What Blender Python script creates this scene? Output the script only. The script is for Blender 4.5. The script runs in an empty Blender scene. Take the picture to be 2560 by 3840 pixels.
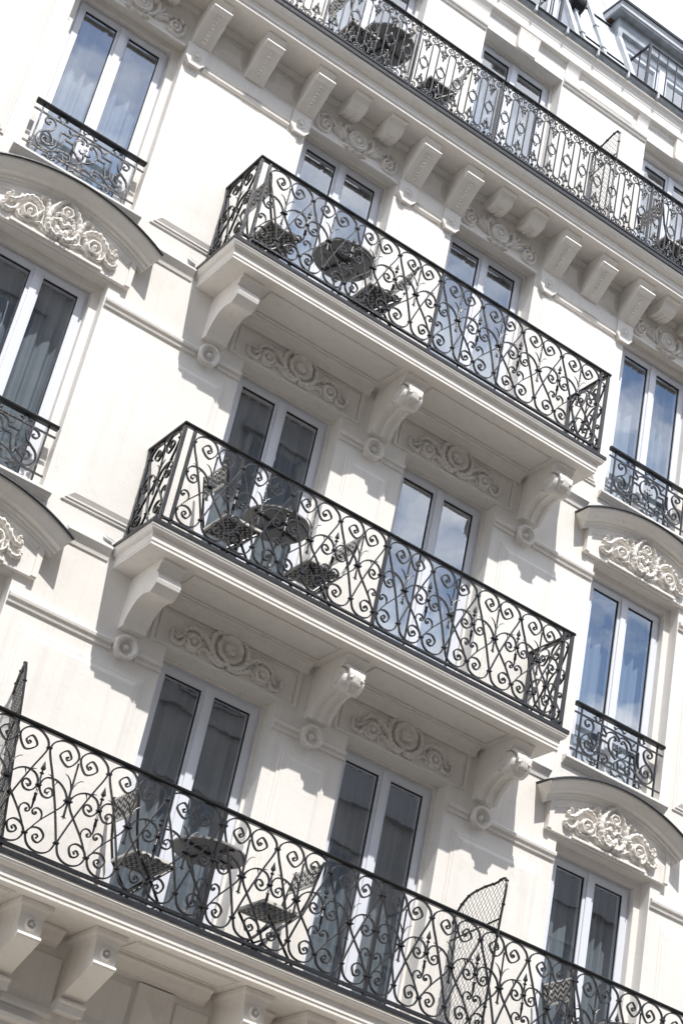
import bpy, math, random
from mathutils import Vector, Matrix
R = math.radians
sc = bpy.context.scene
col = sc.collection
random.seed(7)

# ------------------------------------------------------------------ camera
cam_d = bpy.data.cameras.new('camera'); cam = bpy.data.objects.new('camera', cam_d); col.objects.link(cam)
cam_d.sensor_fit = 'VERTICAL'; cam_d.sensor_height = 36.0; cam_d.lens = 36.0 * 6901.09 / 3840.0
cam_d.clip_start = 0.1; cam_d.clip_end = 2000
cam.matrix_world = Matrix.Translation((-6.98384, -12.47935, -7.00564)) @ Matrix.Rotation(-0.4998, 4, 'Z') @ Matrix.Rotation(2.1251, 4, 'X') @ Matrix.Rotation(0.21997, 4, 'Z')
sc.camera = cam

# ------------------------------------------------------------------ world and sun
LIGHT = Vector((0.155, 1.0, -1.66)).normalized()          # the way sunlight travels
SUN_EL = math.asin(-LIGHT.z); SUN_AZ = math.atan2(-LIGHT.x, -LIGHT.y)
w = bpy.data.worlds.new('World'); sc.world = w; w.use_nodes = True
nt = w.node_tree; nt.nodes.clear(); N = nt.nodes.new; Lk = nt.links.new
out = N('ShaderNodeOutputWorld'); bg = N('ShaderNodeBackground'); bg.inputs['Strength'].default_value = 0.15
sky = N('ShaderNodeTexSky'); sky.sky_type = 'NISHITA'; sky.sun_disc = False
sky.sun_elevation = SUN_EL; sky.sun_rotation = SUN_AZ % (2 * math.pi); sky.altitude = 50; sky.air_density = 1.0; sky.dust_density = 0.4; sky.ozone_density = 1.6
tc = N('ShaderNodeTexCoord'); sep = N('ShaderNodeSeparateXYZ'); Lk(tc.outputs['Generated'], sep.inputs[0])
mz = N('ShaderNodeMath'); mz.operation = 'MAXIMUM'; mz.inputs[1].default_value = 0.08; Lk(sep.outputs['Z'], mz.inputs[0])
dx = N('ShaderNodeMath'); dx.operation = 'DIVIDE'; Lk(sep.outputs['X'], dx.inputs[0]); Lk(mz.outputs[0], dx.inputs[1])
dy = N('ShaderNodeMath'); dy.operation = 'DIVIDE'; Lk(sep.outputs['Y'], dy.inputs[0]); Lk(mz.outputs[0], dy.inputs[1])
cmb = N('ShaderNodeCombineXYZ'); Lk(dx.outputs[0], cmb.inputs[0]); Lk(dy.outputs[0], cmb.inputs[1])
noi = N('ShaderNodeTexNoise'); noi.inputs['Scale'].default_value = 3.2; noi.inputs['Detail'].default_value = 12; noi.inputs['Roughness'].default_value = 0.58
Lk(cmb.outputs[0], noi.inputs['Vector'])
rmp = N('ShaderNodeValToRGB'); rmp.color_ramp.elements[0].position = 0.405; rmp.color_ramp.elements[1].position = 0.55
Lk(noi.outputs[0], rmp.inputs[0])
mix = N('ShaderNodeMixRGB'); Lk(rmp.outputs[0], mix.inputs['Fac']); Lk(sky.outputs[0], mix.inputs['Color1']); mix.inputs['Color2'].default_value = (8.4, 8.7, 9.3, 1)
Lk(mix.outputs[0], bg.inputs['Color']); Lk(bg.outputs[0], out.inputs['Surface'])

sun_d = bpy.data.lights.new('sun', 'SUN'); sun_d.energy = 3.2; sun_d.angle = R(0.53); sun_d.color = (1.0, 0.97, 0.925)
sun = bpy.data.objects.new('sun', sun_d); col.objects.link(sun); sun.location = (-3, -20, 30)
sun.rotation_euler = LIGHT.to_track_quat('-Z', 'Y').to_euler()

vs = sc.view_settings; vs.view_transform = 'Standard'; vs.look = 'None'; vs.gamma = 1.0; vs.use_curve_mapping = False; vs.exposure = 0.70

# ------------------------------------------------------------------ materials
def mat(name, base, rough=0.7, metal=0.0, var=0.0, vscale=3.0, bump=0.0, bscale=40.0, spec=0.5, streak=False):
    m = bpy.data.materials.new(name); m.use_nodes = True; n = m.node_tree; b = n.nodes['Principled BSDF']
    b.inputs['Base Color'].default_value = (*base, 1); b.inputs['Roughness'].default_value = rough; b.inputs['Metallic'].default_value = metal
    b.inputs['Specular IOR Level'].default_value = spec
    tcn = n.nodes.new('ShaderNodeTexCoord'); geo = n.nodes.new('ShaderNodeNewGeometry')
    if var > 0:
        nz = n.nodes.new('ShaderNodeTexNoise'); nz.inputs['Scale'].default_value = vscale; nz.inputs['Detail'].default_value = 6
        if streak:
            mp = n.nodes.new('ShaderNodeMapping'); mp.inputs['Scale'].default_value = (3.0, 3.0, 0.35)
            n.links.new(geo.outputs['Position'], mp.inputs[0]); n.links.new(mp.outputs[0], nz.inputs['Vector'])
        else:
            n.links.new(geo.outputs['Position'], nz.inputs['Vector'])
        rp = n.nodes.new('ShaderNodeValToRGB'); e = rp.color_ramp.elements
        e[0].position = 0.3; e[1].position = 0.7
        e[0].color = (*[c * (1 - var) for c in base], 1); e[1].color = (*[min(1, c * (1 + var * 0.5)) for c in base], 1)
        n.links.new(nz.outputs[0], rp.inputs[0]); n.links.new(rp.outputs[0], b.inputs['Base Color'])
    if bump > 0:
        nb = n.nodes.new('ShaderNodeTexNoise'); nb.inputs['Scale'].default_value = bscale; nb.inputs['Detail'].default_value = 4
        n.links.new(geo.outputs['Position'], nb.inputs['Vector'])
        bp = n.nodes.new('ShaderNodeBump'); bp.inputs['Strength'].default_value = bump; bp.inputs['Distance'].default_value = 0.01
        n.links.new(nb.outputs[0], bp.inputs['Height']); n.links.new(bp.outputs[0], b.inputs['Normal'])
    return m

M = {}
def stucco_mat():
    m = bpy.data.materials.new('painted_stucco'); m.use_nodes = True; n = m.node_tree; b = n.nodes['Principled BSDF']; b.inputs['Roughness'].default_value = 0.78; b.inputs['Specular IOR Level'].default_value = 0.3
    geo = n.nodes.new('ShaderNodeNewGeometry')
    def noise(scale, stretch, detail=6, lo=0.35, hi=0.7):
        mp = n.nodes.new('ShaderNodeMapping'); mp.inputs['Scale'].default_value = stretch; n.links.new(geo.outputs['Position'], mp.inputs[0])
        t = n.nodes.new('ShaderNodeTexNoise'); t.inputs['Scale'].default_value = scale; t.inputs['Detail'].default_value = detail; n.links.new(mp.outputs[0], t.inputs['Vector'])
        r = n.nodes.new('ShaderNodeMapRange'); r.inputs['From Min'].default_value = lo; r.inputs['From Max'].default_value = hi; n.links.new(t.outputs[0], r.inputs['Value']); return r.outputs[0]
    def mixc(f, c1, c2, amt):
        q = n.nodes.new('ShaderNodeMath'); q.operation = 'MULTIPLY'; q.inputs[1].default_value = amt; n.links.new(f, q.inputs[0])
        x = n.nodes.new('ShaderNodeMixRGB'); n.links.new(q.outputs[0], x.inputs['Fac'])
        if isinstance(c1, tuple): x.inputs['Color1'].default_value = c1
        else: n.links.new(c1, x.inputs['Color1'])
        x.inputs['Color2'].default_value = c2; return x.outputs[0]
    c = mixc(noise(1.3, (1, 1, 1)), (0.805, 0.772, 0.727, 1), (0.835, 0.808, 0.768, 1), 1.0)
    c = mixc(noise(2.2, (6, 6, 0.35), 5, 0.52, 0.80), c, (0.58, 0.545, 0.50, 1), 0.30)      # rain streaks
    c = mixc(noise(5.0, (1, 1, 1), 8, 0.60, 0.78), c, (0.62, 0.585, 0.54, 1), 0.28)         # patchy soiling
    vo = n.nodes.new('ShaderNodeTexVoronoi'); vo.feature = 'DISTANCE_TO_EDGE'; vo.inputs['Scale'].default_value = 1.1
    nz = n.nodes.new('ShaderNodeTexNoise'); nz.inputs['Scale'].default_value = 4.0; nz.inputs['Detail'].default_value = 8; n.links.new(geo.outputs['Position'], nz.inputs['Vector'])
    va = n.nodes.new('ShaderNodeVectorMath'); va.operation = 'MULTIPLY_ADD'; va.inputs[1].default_value = (0.5, 0.5, 0.5); n.links.new(nz.outputs['Color'], va.inputs[0]); n.links.new(geo.outputs['Position'], va.inputs[2]); n.links.new(va.outputs[0], vo.inputs['Vector'])
    lt = n.nodes.new('ShaderNodeMath'); lt.operation = 'LESS_THAN'; lt.inputs[1].default_value = 0.0022; n.links.new(vo.outputs['Distance'], lt.inputs[0])
    gate = noise(0.9, (1, 1, 1), 3, 0.55, 0.62); ml = n.nodes.new('ShaderNodeMath'); ml.operation = 'MULTIPLY'; n.links.new(lt.outputs[0], ml.inputs[0]); n.links.new(gate, ml.inputs[1])
    c = mixc(ml.outputs[0], c, (0.42, 0.38, 0.33, 1), 0.30)                                 # hairline cracks
    n.links.new(c, b.inputs['Base Color'])
    n1 = n.nodes.new('ShaderNodeTexNoise'); n1.inputs['Scale'].default_value = 26; n1.inputs['Detail'].default_value = 5; n.links.new(geo.outputs['Position'], n1.inputs['Vector'])
    b1 = n.nodes.new('ShaderNodeBump'); b1.inputs['Strength'].default_value = 0.16; b1.inputs['Distance'].default_value = 0.01; n.links.new(n1.outputs[0], b1.inputs['Height'])
    n2 = n.nodes.new('ShaderNodeTexNoise'); n2.inputs['Scale'].default_value = 3.5; n2.inputs['Detail'].default_value = 2; n.links.new(geo.outputs['Position'], n2.inputs['Vector'])
    b2 = n.nodes.new('ShaderNodeBump'); b2.inputs['Strength'].default_value = 0.10; b2.inputs['Distance'].default_value = 0.05; n.links.new(n2.outputs[0], b2.inputs['Height']); n.links.new(b1.outputs[0], b2.inputs['Normal'])
    n.links.new(b2.outputs[0], b.inputs['Normal'])
    return m
M['stucco'] = stucco_mat()
M['carved'] = mat('carved_plaster', (0.805, 0.772, 0.727), 0.7, var=0.14, vscale=16, bump=0.35, bscale=55, spec=0.3)
M['pvc'] = mat('white_window_frame', (0.74, 0.76, 0.82), 0.35, spec=0.5)
M['gasket'] = mat('black_rubber', (0.015, 0.015, 0.017), 0.6)
M['iron'] = mat('black_painted_iron', (0.014, 0.0138, 0.0165), 0.24, var=0.35, vscale=60, bump=0.4, bscale=120, spec=0.8)
M['lead'] = mat('lead_flashing', (0.022, 0.023, 0.028), 0.42, var=0.3, vscale=14, bump=0.3, bscale=30)
M['zinc'] = mat('zinc_sheet', (0.50, 0.52, 0.545), 0.52, metal=0.3, var=0.2, vscale=5, bump=0.1, bscale=7)
M['zincold'] = mat('weathered_zinc', (0.36, 0.39, 0.42), 0.5, metal=0.25, var=0.3, vscale=9, bump=0.15, bscale=20)
M['deck'] = mat('balcony_floor', (0.35, 0.34, 0.33), 0.8, var=0.15)
M['table'] = mat('grey_table_metal', (0.24, 0.235, 0.225), 0.45)
M['white'] = mat('white_webbing', (0.70, 0.68, 0.64), 0.7)
M['black'] = mat('black_tube', (0.012, 0.012, 0.013), 0.35)
M['light_block'] = mat('light_block_grey', (0.12, 0.115, 0.11), 0.9)  # for the added sheet that blocks light behind the windows
M['asphalt'] = mat('asphalt', (0.06, 0.06, 0.062), 0.9, var=0.2, vscale=4)
M['bounce_ground'] = mat('pale_bounce_ground', (0.33, 0.285, 0.23), 0.85, var=0.2, vscale=4)  # unseen ground made pale and warm to bounce fill light onto the soffits
M['paving'] = mat('pale_paving', (0.38, 0.33, 0.27), 0.85, var=0.12)
M['stone'] = mat('street_stone', (0.19, 0.185, 0.18), 0.85, var=0.35, vscale=1.2)
M['slate'] = mat('slate_roof', (0.15, 0.15, 0.155), 0.6)
M['shutter'] = mat('dark_pane', (0.03, 0.035, 0.045), 0.2)
M['wood'] = mat('rusty_soffit', (0.16, 0.075, 0.04), 0.8, var=0.3, vscale=12)

def glass_mat():
    m = bpy.data.materials.new('window_glass'); m.use_nodes = True; n = m.node_tree; n.nodes.clear()
    o = n.nodes.new('ShaderNodeOutputMaterial'); mx = n.nodes.new('ShaderNodeMixShader'); t = n.nodes.new('ShaderNodeBsdfTransparent'); g = n.nodes.new('ShaderNodeBsdfGlossy')
    lw = n.nodes.new('ShaderNodeLayerWeight'); lw.inputs['Blend'].default_value = 0.5
    pw = n.nodes.new('ShaderNodeMath'); pw.operation = 'POWER'; pw.inputs[1].default_value = 5.0; n.links.new(lw.outputs['Facing'], pw.inputs[0])
    fr = n.nodes.new('ShaderNodeMath'); fr.operation = 'MULTIPLY_ADD'; fr.inputs[1].default_value = 0.74; fr.inputs[2].default_value = 0.26; n.links.new(pw.outputs[0], fr.inputs[0])
    t.inputs[0].default_value = (0.88, 0.91, 0.92, 1); g.inputs['Color'].default_value = (0.95, 0.97, 1, 1); g.inputs['Roughness'].default_value = 0.0
    geo = n.nodes.new('ShaderNodeNewGeometry'); nb = n.nodes.new('ShaderNodeTexNoise'); nb.inputs['Scale'].default_value = 2.2
    n.links.new(geo.outputs['Position'], nb.inputs['Vector'])
    bp = n.nodes.new('ShaderNodeBump'); bp.inputs['Strength'].default_value = 0.05; bp.inputs['Distance'].default_value = 0.02
    n.links.new(nb.outputs[0], bp.inputs['Height']); n.links.new(bp.outputs[0], g.inputs['Normal'])
    n.links.new(fr.outputs[0], mx.inputs[0]); n.links.new(t.outputs[0], mx.inputs[1]); n.links.new(g.outputs[0], mx.inputs[2]); n.links.new(mx.outputs[0], o.inputs[0])
    return m
M['glass'] = glass_mat()

def curtain_mat():
    m = bpy.data.materials.new('sheer_curtain'); m.use_nodes = True; n = m.node_tree; n.nodes.clear()
    o = n.nodes.new('ShaderNodeOutputMaterial'); mx = n.nodes.new('ShaderNodeMixShader'); d = n.nodes.new('ShaderNodeBsdfDiffuse'); t = n.nodes.new('ShaderNodeBsdfTranslucent')
    d.inputs[0].default_value = (0.42, 0.47, 0.53, 1); t.inputs[0].default_value = (0.42, 0.47, 0.53, 1); mx.inputs[0].default_value = 0.3
    n.links.new(d.outputs[0], mx.inputs[1]); n.links.new(t.outputs[0], mx.inputs[2]); n.links.new(mx.outputs[0], o.inputs[0])
    return m
M['curtain'] = curtain_mat()

def weave_mat():
    m = bpy.data.materials.new('zigzag_weave'); m.use_nodes = True; n = m.node_tree; b = n.nodes['Principled BSDF']; b.inputs['Roughness'].default_value = 0.6
    tcn = n.nodes.new('ShaderNodeTexCoord'); s = n.nodes.new('ShaderNodeSeparateXYZ'); n.links.new(tcn.outputs['Object'], s.inputs[0])
    def mth(op, a, bb):
        q = n.nodes.new('ShaderNodeMath'); q.operation = op
        for i, v in enumerate((a, bb)):
            if isinstance(v, (int, float)): q.inputs[i].default_value = v
            elif v is not None: n.links.new(v, q.inputs[i])
        return q.outputs[0]
    run = mth('ADD', s.outputs['X'], s.outputs['Z'])
    zig = mth('PINGPONG', mth('ADD', s.outputs['Y'], 1.0), 0.037)
    ph = mth('FRACT', mth('MULTIPLY', mth('ADD', run, zig), 20.0), 0.0)
    st = mth('GREATER_THAN', ph, 0.5)
    strand = mth('GREATER_THAN', mth('FRACT', mth('MULTIPLY', s.outputs['Y'], 150.0), 0.0), 0.22)
    fac = mth('MULTIPLY', st, strand)
    mxn = n.nodes.new('ShaderNodeMixRGB'); n.links.new(fac, mxn.inputs['Fac']); mxn.inputs['Color1'].default_value = (0.012, 0.012, 0.013, 1); mxn.inputs['Color2'].default_value = (0.62, 0.60, 0.56, 1)
    n.links.new(mxn.outputs[0], b.inputs['Base Color'])
    return m
M['weave'] = weave_mat()

# ------------------------------------------------------------------ mesh helpers
class MB:
    def __init__(s): s.v = []; s.f = []
    def add(s, v, f):
        o = len(s.v); s.v += [tuple(p) for p in v]; s.f += [tuple(i + o for i in q) for q in f]; return s
    def box(s, x0, x1, y0, y1, z0, z1):
        v = [(x, y, z) for z in (z0, z1) for y in (y0, y1) for x in (x0, x1)]
        return s.add(v, [(0, 2, 3, 1), (4, 5, 7, 6), (0, 1, 5, 4), (2, 6, 7, 3), (0, 4, 6, 2), (1, 3, 7, 5)])
    def prism_x(s, prof, x0, x1):               # prof = (y, z) loop, extruded along x
        n = len(prof); v = [(x0, y, z) for y, z in prof] + [(x1, y, z) for y, z in prof]
        return s.add(v, [(i, (i + 1) % n, n + (i + 1) % n, n + i) for i in range(n)] + [tuple(range(n - 1, -1, -1)), tuple(range(n, 2 * n))])
    def prism_y(s, poly, y0, y1):               # poly = (x, z) loop, extruded along y
        n = len(poly); v = [(x, y0, z) for x, z in poly] + [(x, y1, z) for x, z in poly]
        return s.add(v, [(i, (i + 1) % n, n + (i + 1) % n, n + i) for i in range(n)] + [tuple(range(n - 1, -1, -1)), tuple(range(n, 2 * n))])
    def prism_z(s, poly, z0, z1):
        n = len(poly); v = [(x, y, z0) for x, y in poly] + [(x, y, z1) for x, y in poly]
        return s.add(v, [(i, (i + 1) % n, n + (i + 1) % n, n + i) for i in range(n)] + [tuple(range(n - 1, -1, -1)), tuple(range(n, 2 * n))])
    def raised(s, x0, x1, z0, z1, y0, y1, c):   # chamfered raised field: base at y0, field at y1
        v = [(x0, y0, z0), (x1, y0, z0), (x1, y0, z1), (x0, y0, z1), (x0 + c, y1, z0 + c), (x1 - c, y1, z0 + c), (x1 - c, y1, z1 - c), (x0 + c, y1, z1 - c)]
        return s.add(v, [(0, 1, 5, 4), (1, 2, 6, 5), (2, 3, 7, 6), (3, 0, 4, 7), (4, 5, 6, 7)])
    def loft(s, rings, closed=True, caps=True):
        n = len(rings[0]); o = len(s.v)
        for r in rings: s.v += [tuple(p) for p in r]
        for i in range(len(rings) - 1):
            for j in range(n if closed else n - 1):
                a = o + i * n + j; b = o + i * n + (j + 1) % n
                s.f.append((a, b, b + n, a + n))
        if caps and closed:
            s.f.append(tuple(o + j for j in range(n - 1, -1, -1))); e = o + (len(rings) - 1) * n
            s.f.append(tuple(e + j for j in range(n)))
        return s
    def lathe(s, c, prof, n=20, axis='y', petals=0, amp=0.0, pr=(0, 1e9)):  # prof = (r, h); axis 'y' points to the street (-y)
        rings = []
        for r, h in prof:
            ring = []
            for j in range(n):
                a = 2 * math.pi * j / n
                rr = r * (1 + (amp * abs(math.cos(petals * a / 2)) - amp if petals and pr[0] <= r <= pr[1] else 0))
                if axis == 'y': ring.append((c[0] + rr * math.cos(a), c[1] - h, c[2] + rr * math.sin(a)))
                elif axis == 'z': ring.append((c[0] + rr * math.cos(a), c[1] + rr * math.sin(a), c[2] + h))
                else: ring.append((c[0] + h, c[1] + rr * math.cos(a), c[2] + rr * math.sin(a)))
            rings.append(ring)
        return s.loft(rings)
    def tube(s, path, rad, n=6, sq=1.0, twist=0.0, phase=0.0):   # 3D path, radius (number or list); sq flattens along y
        P = [Vector(p) for p in path]; k = len(P); rings = []; up = None
        for i, p in enumerate(P):
            t = (P[min(i + 1, k - 1)] - P[max(i - 1, 0)]).normalized()
            if up is None:
                up = Vector((0, 1, 0)) if abs(t.y) < 0.9 else Vector((1, 0, 0))
            a = (up - t * up.dot(t)).normalized(); b = t.cross(a); up = a
            r = rad[i] if isinstance(rad, (list, tuple)) else rad
            ring = []
            for j in range(n):
                th = 2 * math.pi * j / n + twist * i + phase
                ring.append(p + a * (r * sq * math.cos(th)) + b * (r * math.sin(th)))
            rings.append(ring)
        return s.loft(rings)
    def flat(s, pts, wd, dp, y=0.0, taper=None, closed=False):    # flat bar along a path in the xz plane
        k = len(pts); rings = []
        for i, (x, z) in enumerate(pts):
            if closed: a = pts[(i - 1) % k]; b = pts[(i + 1) % k]
            else: a = pts[max(i - 1, 0)]; b = pts[min(i + 1, k - 1)]
            tx, tz = b[0] - a[0], b[1] - a[1]; l = math.hypot(tx, tz) or 1; nx, nz = -tz / l, tx / l
            w2 = wd / 2 * (taper(i / (k - 1)) if taper else 1)
            rings.append([(x + nx * w2, y - dp / 2, z + nz * w2), (x - nx * w2, y - dp / 2, z - nz * w2), (x - nx * w2, y + dp / 2, z - nz * w2), (x + nx * w2, y + dp / 2, z + nz * w2)])
        if closed: rings.append(rings[0]); return s.loft(rings, caps=False)
        return s.loft(rings)
    def mesh(s, name, m, ang=35):
        me = bpy.data.meshes.new(name); me.from_pydata(s.v, [], s.f); me.validate()
        me.polygons.foreach_set('use_smooth', [True] * len(me.polygons)); me.update()
        import bmesh
        bm = bmesh.new(); bm.from_mesh(me); bmesh.ops.recalc_face_normals(bm, faces=bm.faces); bm.to_mesh(me); bm.free()
        me.set_sharp_from_angle(angle=R(ang)); me.materials.append(M[m] if isinstance(m, str) else m)
        return me

def cat(pts, n=6, closed=False):
    P = [Vector((p[0], p[1], 0)) for p in pts]; k = len(P); outp = []
    rng = range(k) if closed else range(k - 1)
    for i in rng:
        if closed: a, b, c, d = P[(i - 1) % k], P[i], P[(i + 1) % k], P[(i + 2) % k]
        else:
            b, c = P[i], P[i + 1]; a = P[i - 1] if i else b * 2 - c; d = P[i + 2] if i + 2 < k else c * 2 - b
        for j in range(n):
            t = j / n
            q = 0.5 * ((2 * b) + (c - a) * t + (2 * a - 5 * b + 4 * c - d) * t * t + (3 * b - a - 3 * c + d) * t ** 3)
            outp.append((q.x, q.y))
    if not closed: outp.append((P[-1].x, P[-1].y))
    return outp
def mir(pts): return [(-x, z) for x, z in pts]

def thing(name, label, cat_, loc=(0, 0, 0), group=None, rz=0.0):
    o = bpy.data.objects.new(name, None); col.objects.link(o); o.location = loc; o.rotation_euler.z = rz; o.empty_display_size = 0.2
    o['label'] = label; o['category'] = cat_
    if group: o['group'] = group
    return o
def put(name, me, parent=None, loc=(0, 0, 0), rz=0.0, kind=None, label=None):
    if isinstance(me, tuple): me = me[0].mesh(name, *me[1:])
    o = bpy.data.objects.new(name, me); col.objects.link(o); o.parent = parent; o.location = loc; o.rotation_euler.z = rz
    if kind: o['kind'] = kind
    if label: o['label'] = label
    return o

# ================================================================== THE SETTING
GZ = -8.6
st = put('street', (MB().add([(-300, -300, GZ), (300, -300, GZ), (300, 300, GZ), (-300, 300, GZ)], [(0, 1, 2, 3)]), 'bounce_ground'), kind='structure')
for y0, y1 in ((-3.2, 0.5), (-15.2, -12.2)):
    put('pavement', (MB().box(-120, 120, y0, y1, GZ + 0.004, GZ + 0.14), 'paving'), kind='structure')

# ================================================================== THE BUILDING
bld = thing('apartment_building', 'cream stucco apartment building with carved friezes, balconies and grey zinc mansard roof', 'building', (0, 0, GZ))
def part(name, mb, m='stucco', parent=bld, ang=20, kind=None, label=None):
    me = mb.mesh(name, m, ang)
    o = bpy.data.objects.new(name, me); col.objects.link(o); o.parent = parent
    off = Vector((0, 0, 0)); p = parent
    while p: off += p.location; p = p.parent
    o.location = -off                                            # meshes below are written in world metres
    if kind: o['kind'] = kind
    if label: o['label'] = label
    return o

XB = (0.3765, 1.4885); AC, DC, HW = -3.503, 3.345, 0.583
F4Y = 0.0
def holes(k):
    t = {1: -0.238, 2: 2.762, 3: 5.752}[k]; d = {1: -2.59, 2: 0.41, 3: 3.41}[k]
    sb = {1: -2.59, 2: 0.565, 3: 3.565}[k]
    return [(AC - HW, AC + HW, sb, t + 0.004, 'A', k), (-XB[1], -XB[0], d, t, 'B', k), (XB[0], XB[1], d, t, 'C', k), (DC - HW, DC + HW, sb, t + 0.004, 'D', k)]
WIN = holes(1) + holes(2) + holes(3)
WIN4 = [(-4.17, -3.03, 6.46, 8.535, 'A', 4), (-1.62, -0.51, 6.46, 8.535, 'B', 4), (0.288, 1.40, 6.46, 8.535, 'C', 4), (2.689, 3.83, 6.46, 8.535, 'D', 4), (5.1, 6.2, 6.46, 8.535, 'E', 4)]

def wall_mesh(y, x0, x1, z0, z1, hs, depth, inner=0.0):
    xs = sorted({x0, x1} | {h[0] for h in hs} | {h[1] for h in hs}); zs = sorted({z0, z1} | {h[2] for h in hs} | {h[3] for h in hs})
    mb = MB()
    for i in range(len(xs) - 1):
        for j in range(len(zs) - 1):
            cx, cz = (xs[i] + xs[i + 1]) / 2, (zs[j] + zs[j + 1]) / 2
            if any(h[0] < cx < h[1] and h[2] < cz < h[3] for h in hs): continue
            mb.add([(xs[i], y, zs[j]), (xs[i + 1], y, zs[j]), (xs[i + 1], y, zs[j + 1]), (xs[i], y, zs[j + 1])], [(0, 1, 2, 3)])
    for h in hs:
        a, b, c, d = h[:4]; Y = y + depth
        mb.add([(a, y, c), (a, Y, c), (a, Y, d), (a, y, d)], [(0, 1, 2, 3)]); mb.add([(b, y, c), (b, y, d), (b, Y, d), (b, Y, c)], [(0, 1, 2, 3)])
        mb.add([(a, y, d), (a, Y, d), (b, Y, d), (b, y, d)], [(0, 1, 2, 3)]); mb.add([(a, y, c), (b, y, c), (b, Y, c), (a, Y, c)], [(0, 1, 2, 3)])
    return mb
XL, XR = -9.0, 9.5
part('wall', wall_mesh(0.0, XL, XR, GZ, 6.46, WIN, 0.30))
part('attic_wall', wall_mesh(F4Y, XL, XR, 6.46, 9.0, WIN4, 0.30))
part('light_block_sheet', MB().box(XL, XR, 0.62, 0.70, GZ, 9.6), 'light_block')  # unseen sheet added behind the curtains to stop sky light leaking in
part('side_wall', MB().box(XL - 0.02, XL + 0.2, 0.02, 9, GZ, 9.6)); part('side_wall', MB().box(XR - 0.2, XR + 0.02, 0.02, 9, GZ, 9.6))

# ---------------------------------------------------------------- windows
CURT = []
def window(x0, x1, z0, z1, y, code, k):
    """double casement in a stepped reveal; y = wall face"""
    stp = 0.075 if code in 'ADE' else 0.03
    yf = y + 0.19
    rb = MB()                                                    # inner step of the reveal
    for a, b, c, d in ((x0, x0 + stp, z0, z1), (x1 - stp, x1, z0, z1), (x0 + stp, x1 - stp, z1 - stp, z1)): rb.box(a, b, y + (0.12 if stp > 0.05 else 0.16), y + 0.30, c, d)
    part('reveal_step', rb)
    a, b, c, d = x0 + stp, x1 - stp, z0 + 0.01, z1 - stp
    fw = 0.045
    fr = MB()
    fr.box(a, a + fw, yf, yf + 0.08, c, d); fr.box(b - fw, b, yf, yf + 0.08, c, d); fr.box(a + fw, b - fw, yf, yf + 0.08, d - fw, d); fr.box(a + fw, b - fw, yf, yf + 0.08, c, c + fw)
    wnd = part('window', fr, 'pvc')
    m = (a + b) / 2; sw = 0.062
    for s, (l, r) in ((-1, (a + fw - 0.008, m - 0.002)), (1, (m + 0.002, b - fw + 0.008))):
        q = MB(); zz0, zz1 = c + fw - 0.008, d - fw + 0.008
        y0, y1 = yf - 0.018, yf + 0.06
        for rr in ((l, l + sw, zz0, zz1), (r - sw, r, zz0, zz1), (l + sw, r - sw, zz1 - sw, zz1), (l + sw, r - sw, zz0, zz0 + sw * 1.3)):
            q.box(rr[0], rr[1], y0, y1, rr[2], rr[3])
        # sloped glazing bead
        part('sash', q, 'pvc', wnd)
        g = MB(); i0, i1, j0, j1 = l + sw, r - sw, zz0 + sw * 1.3, zz1 - sw; t = 0.007
        for rr in ((i0, i0 + t, j0, j1), (i1 - t, i1, j0, j1), (i0 + t, i1 - t, j1 - t, j1), (i0 + t, i1 - t, j0, j0 + t)): g.box(rr[0], rr[1], y0 + 0.012, y0 + 0.03, rr[2], rr[3])
        part('gasket', g, 'gasket', wnd)
        part('pane', MB().add([(i0, y0 + 0.022, j0), (i1, y0 + 0.022, j0), (i1, y0 + 0.022, j1), (i0, y0 + 0.022, j1)], [(0, 1, 2, 3)]), 'glass', wnd)
    # meeting stile cover
    part('meeting_stile', MB().box(m - 0.034, m + 0.034, yf - 0.034, yf - 0.0185, c + fw, d - fw), 'pvc', wnd)
    CURT.append((a + 0.04, b - 0.04, z0 + 0.02, d - 0.05, yf + 0.16, code, k))
for h in WIN: window(h[0], h[1], h[2], h[3], 0.0, h[4], h[5])
for h in WIN4: window(h[0], h[1], h[2], h[3], F4Y, h[4], 4)

# window sills with moulded edge (outer bays of the two middle floors)
def sill(cx, z):
    mb = MB()
    mb.prism_x([(0.004, z - 0.075), (-0.018, z - 0.072), (-0.026, z - 0.055), (-0.044, z - 0.046), (-0.058, z - 0.026), (-0.062, z - 0.02), (-0.062, z - 0.002), (-0.054, z + 0.006), (0.004, z + 0.012)], cx - 0.655, cx + 0.655)
    mb.box(cx - HW + 0.002, cx + HW - 0.002, 0.005, 0.19, z - 0.006, z + 0.014)
    part('window_sill', mb)
for cx in (AC, DC):
    for z in (0.56, 3.56): sill(cx, z)

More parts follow.
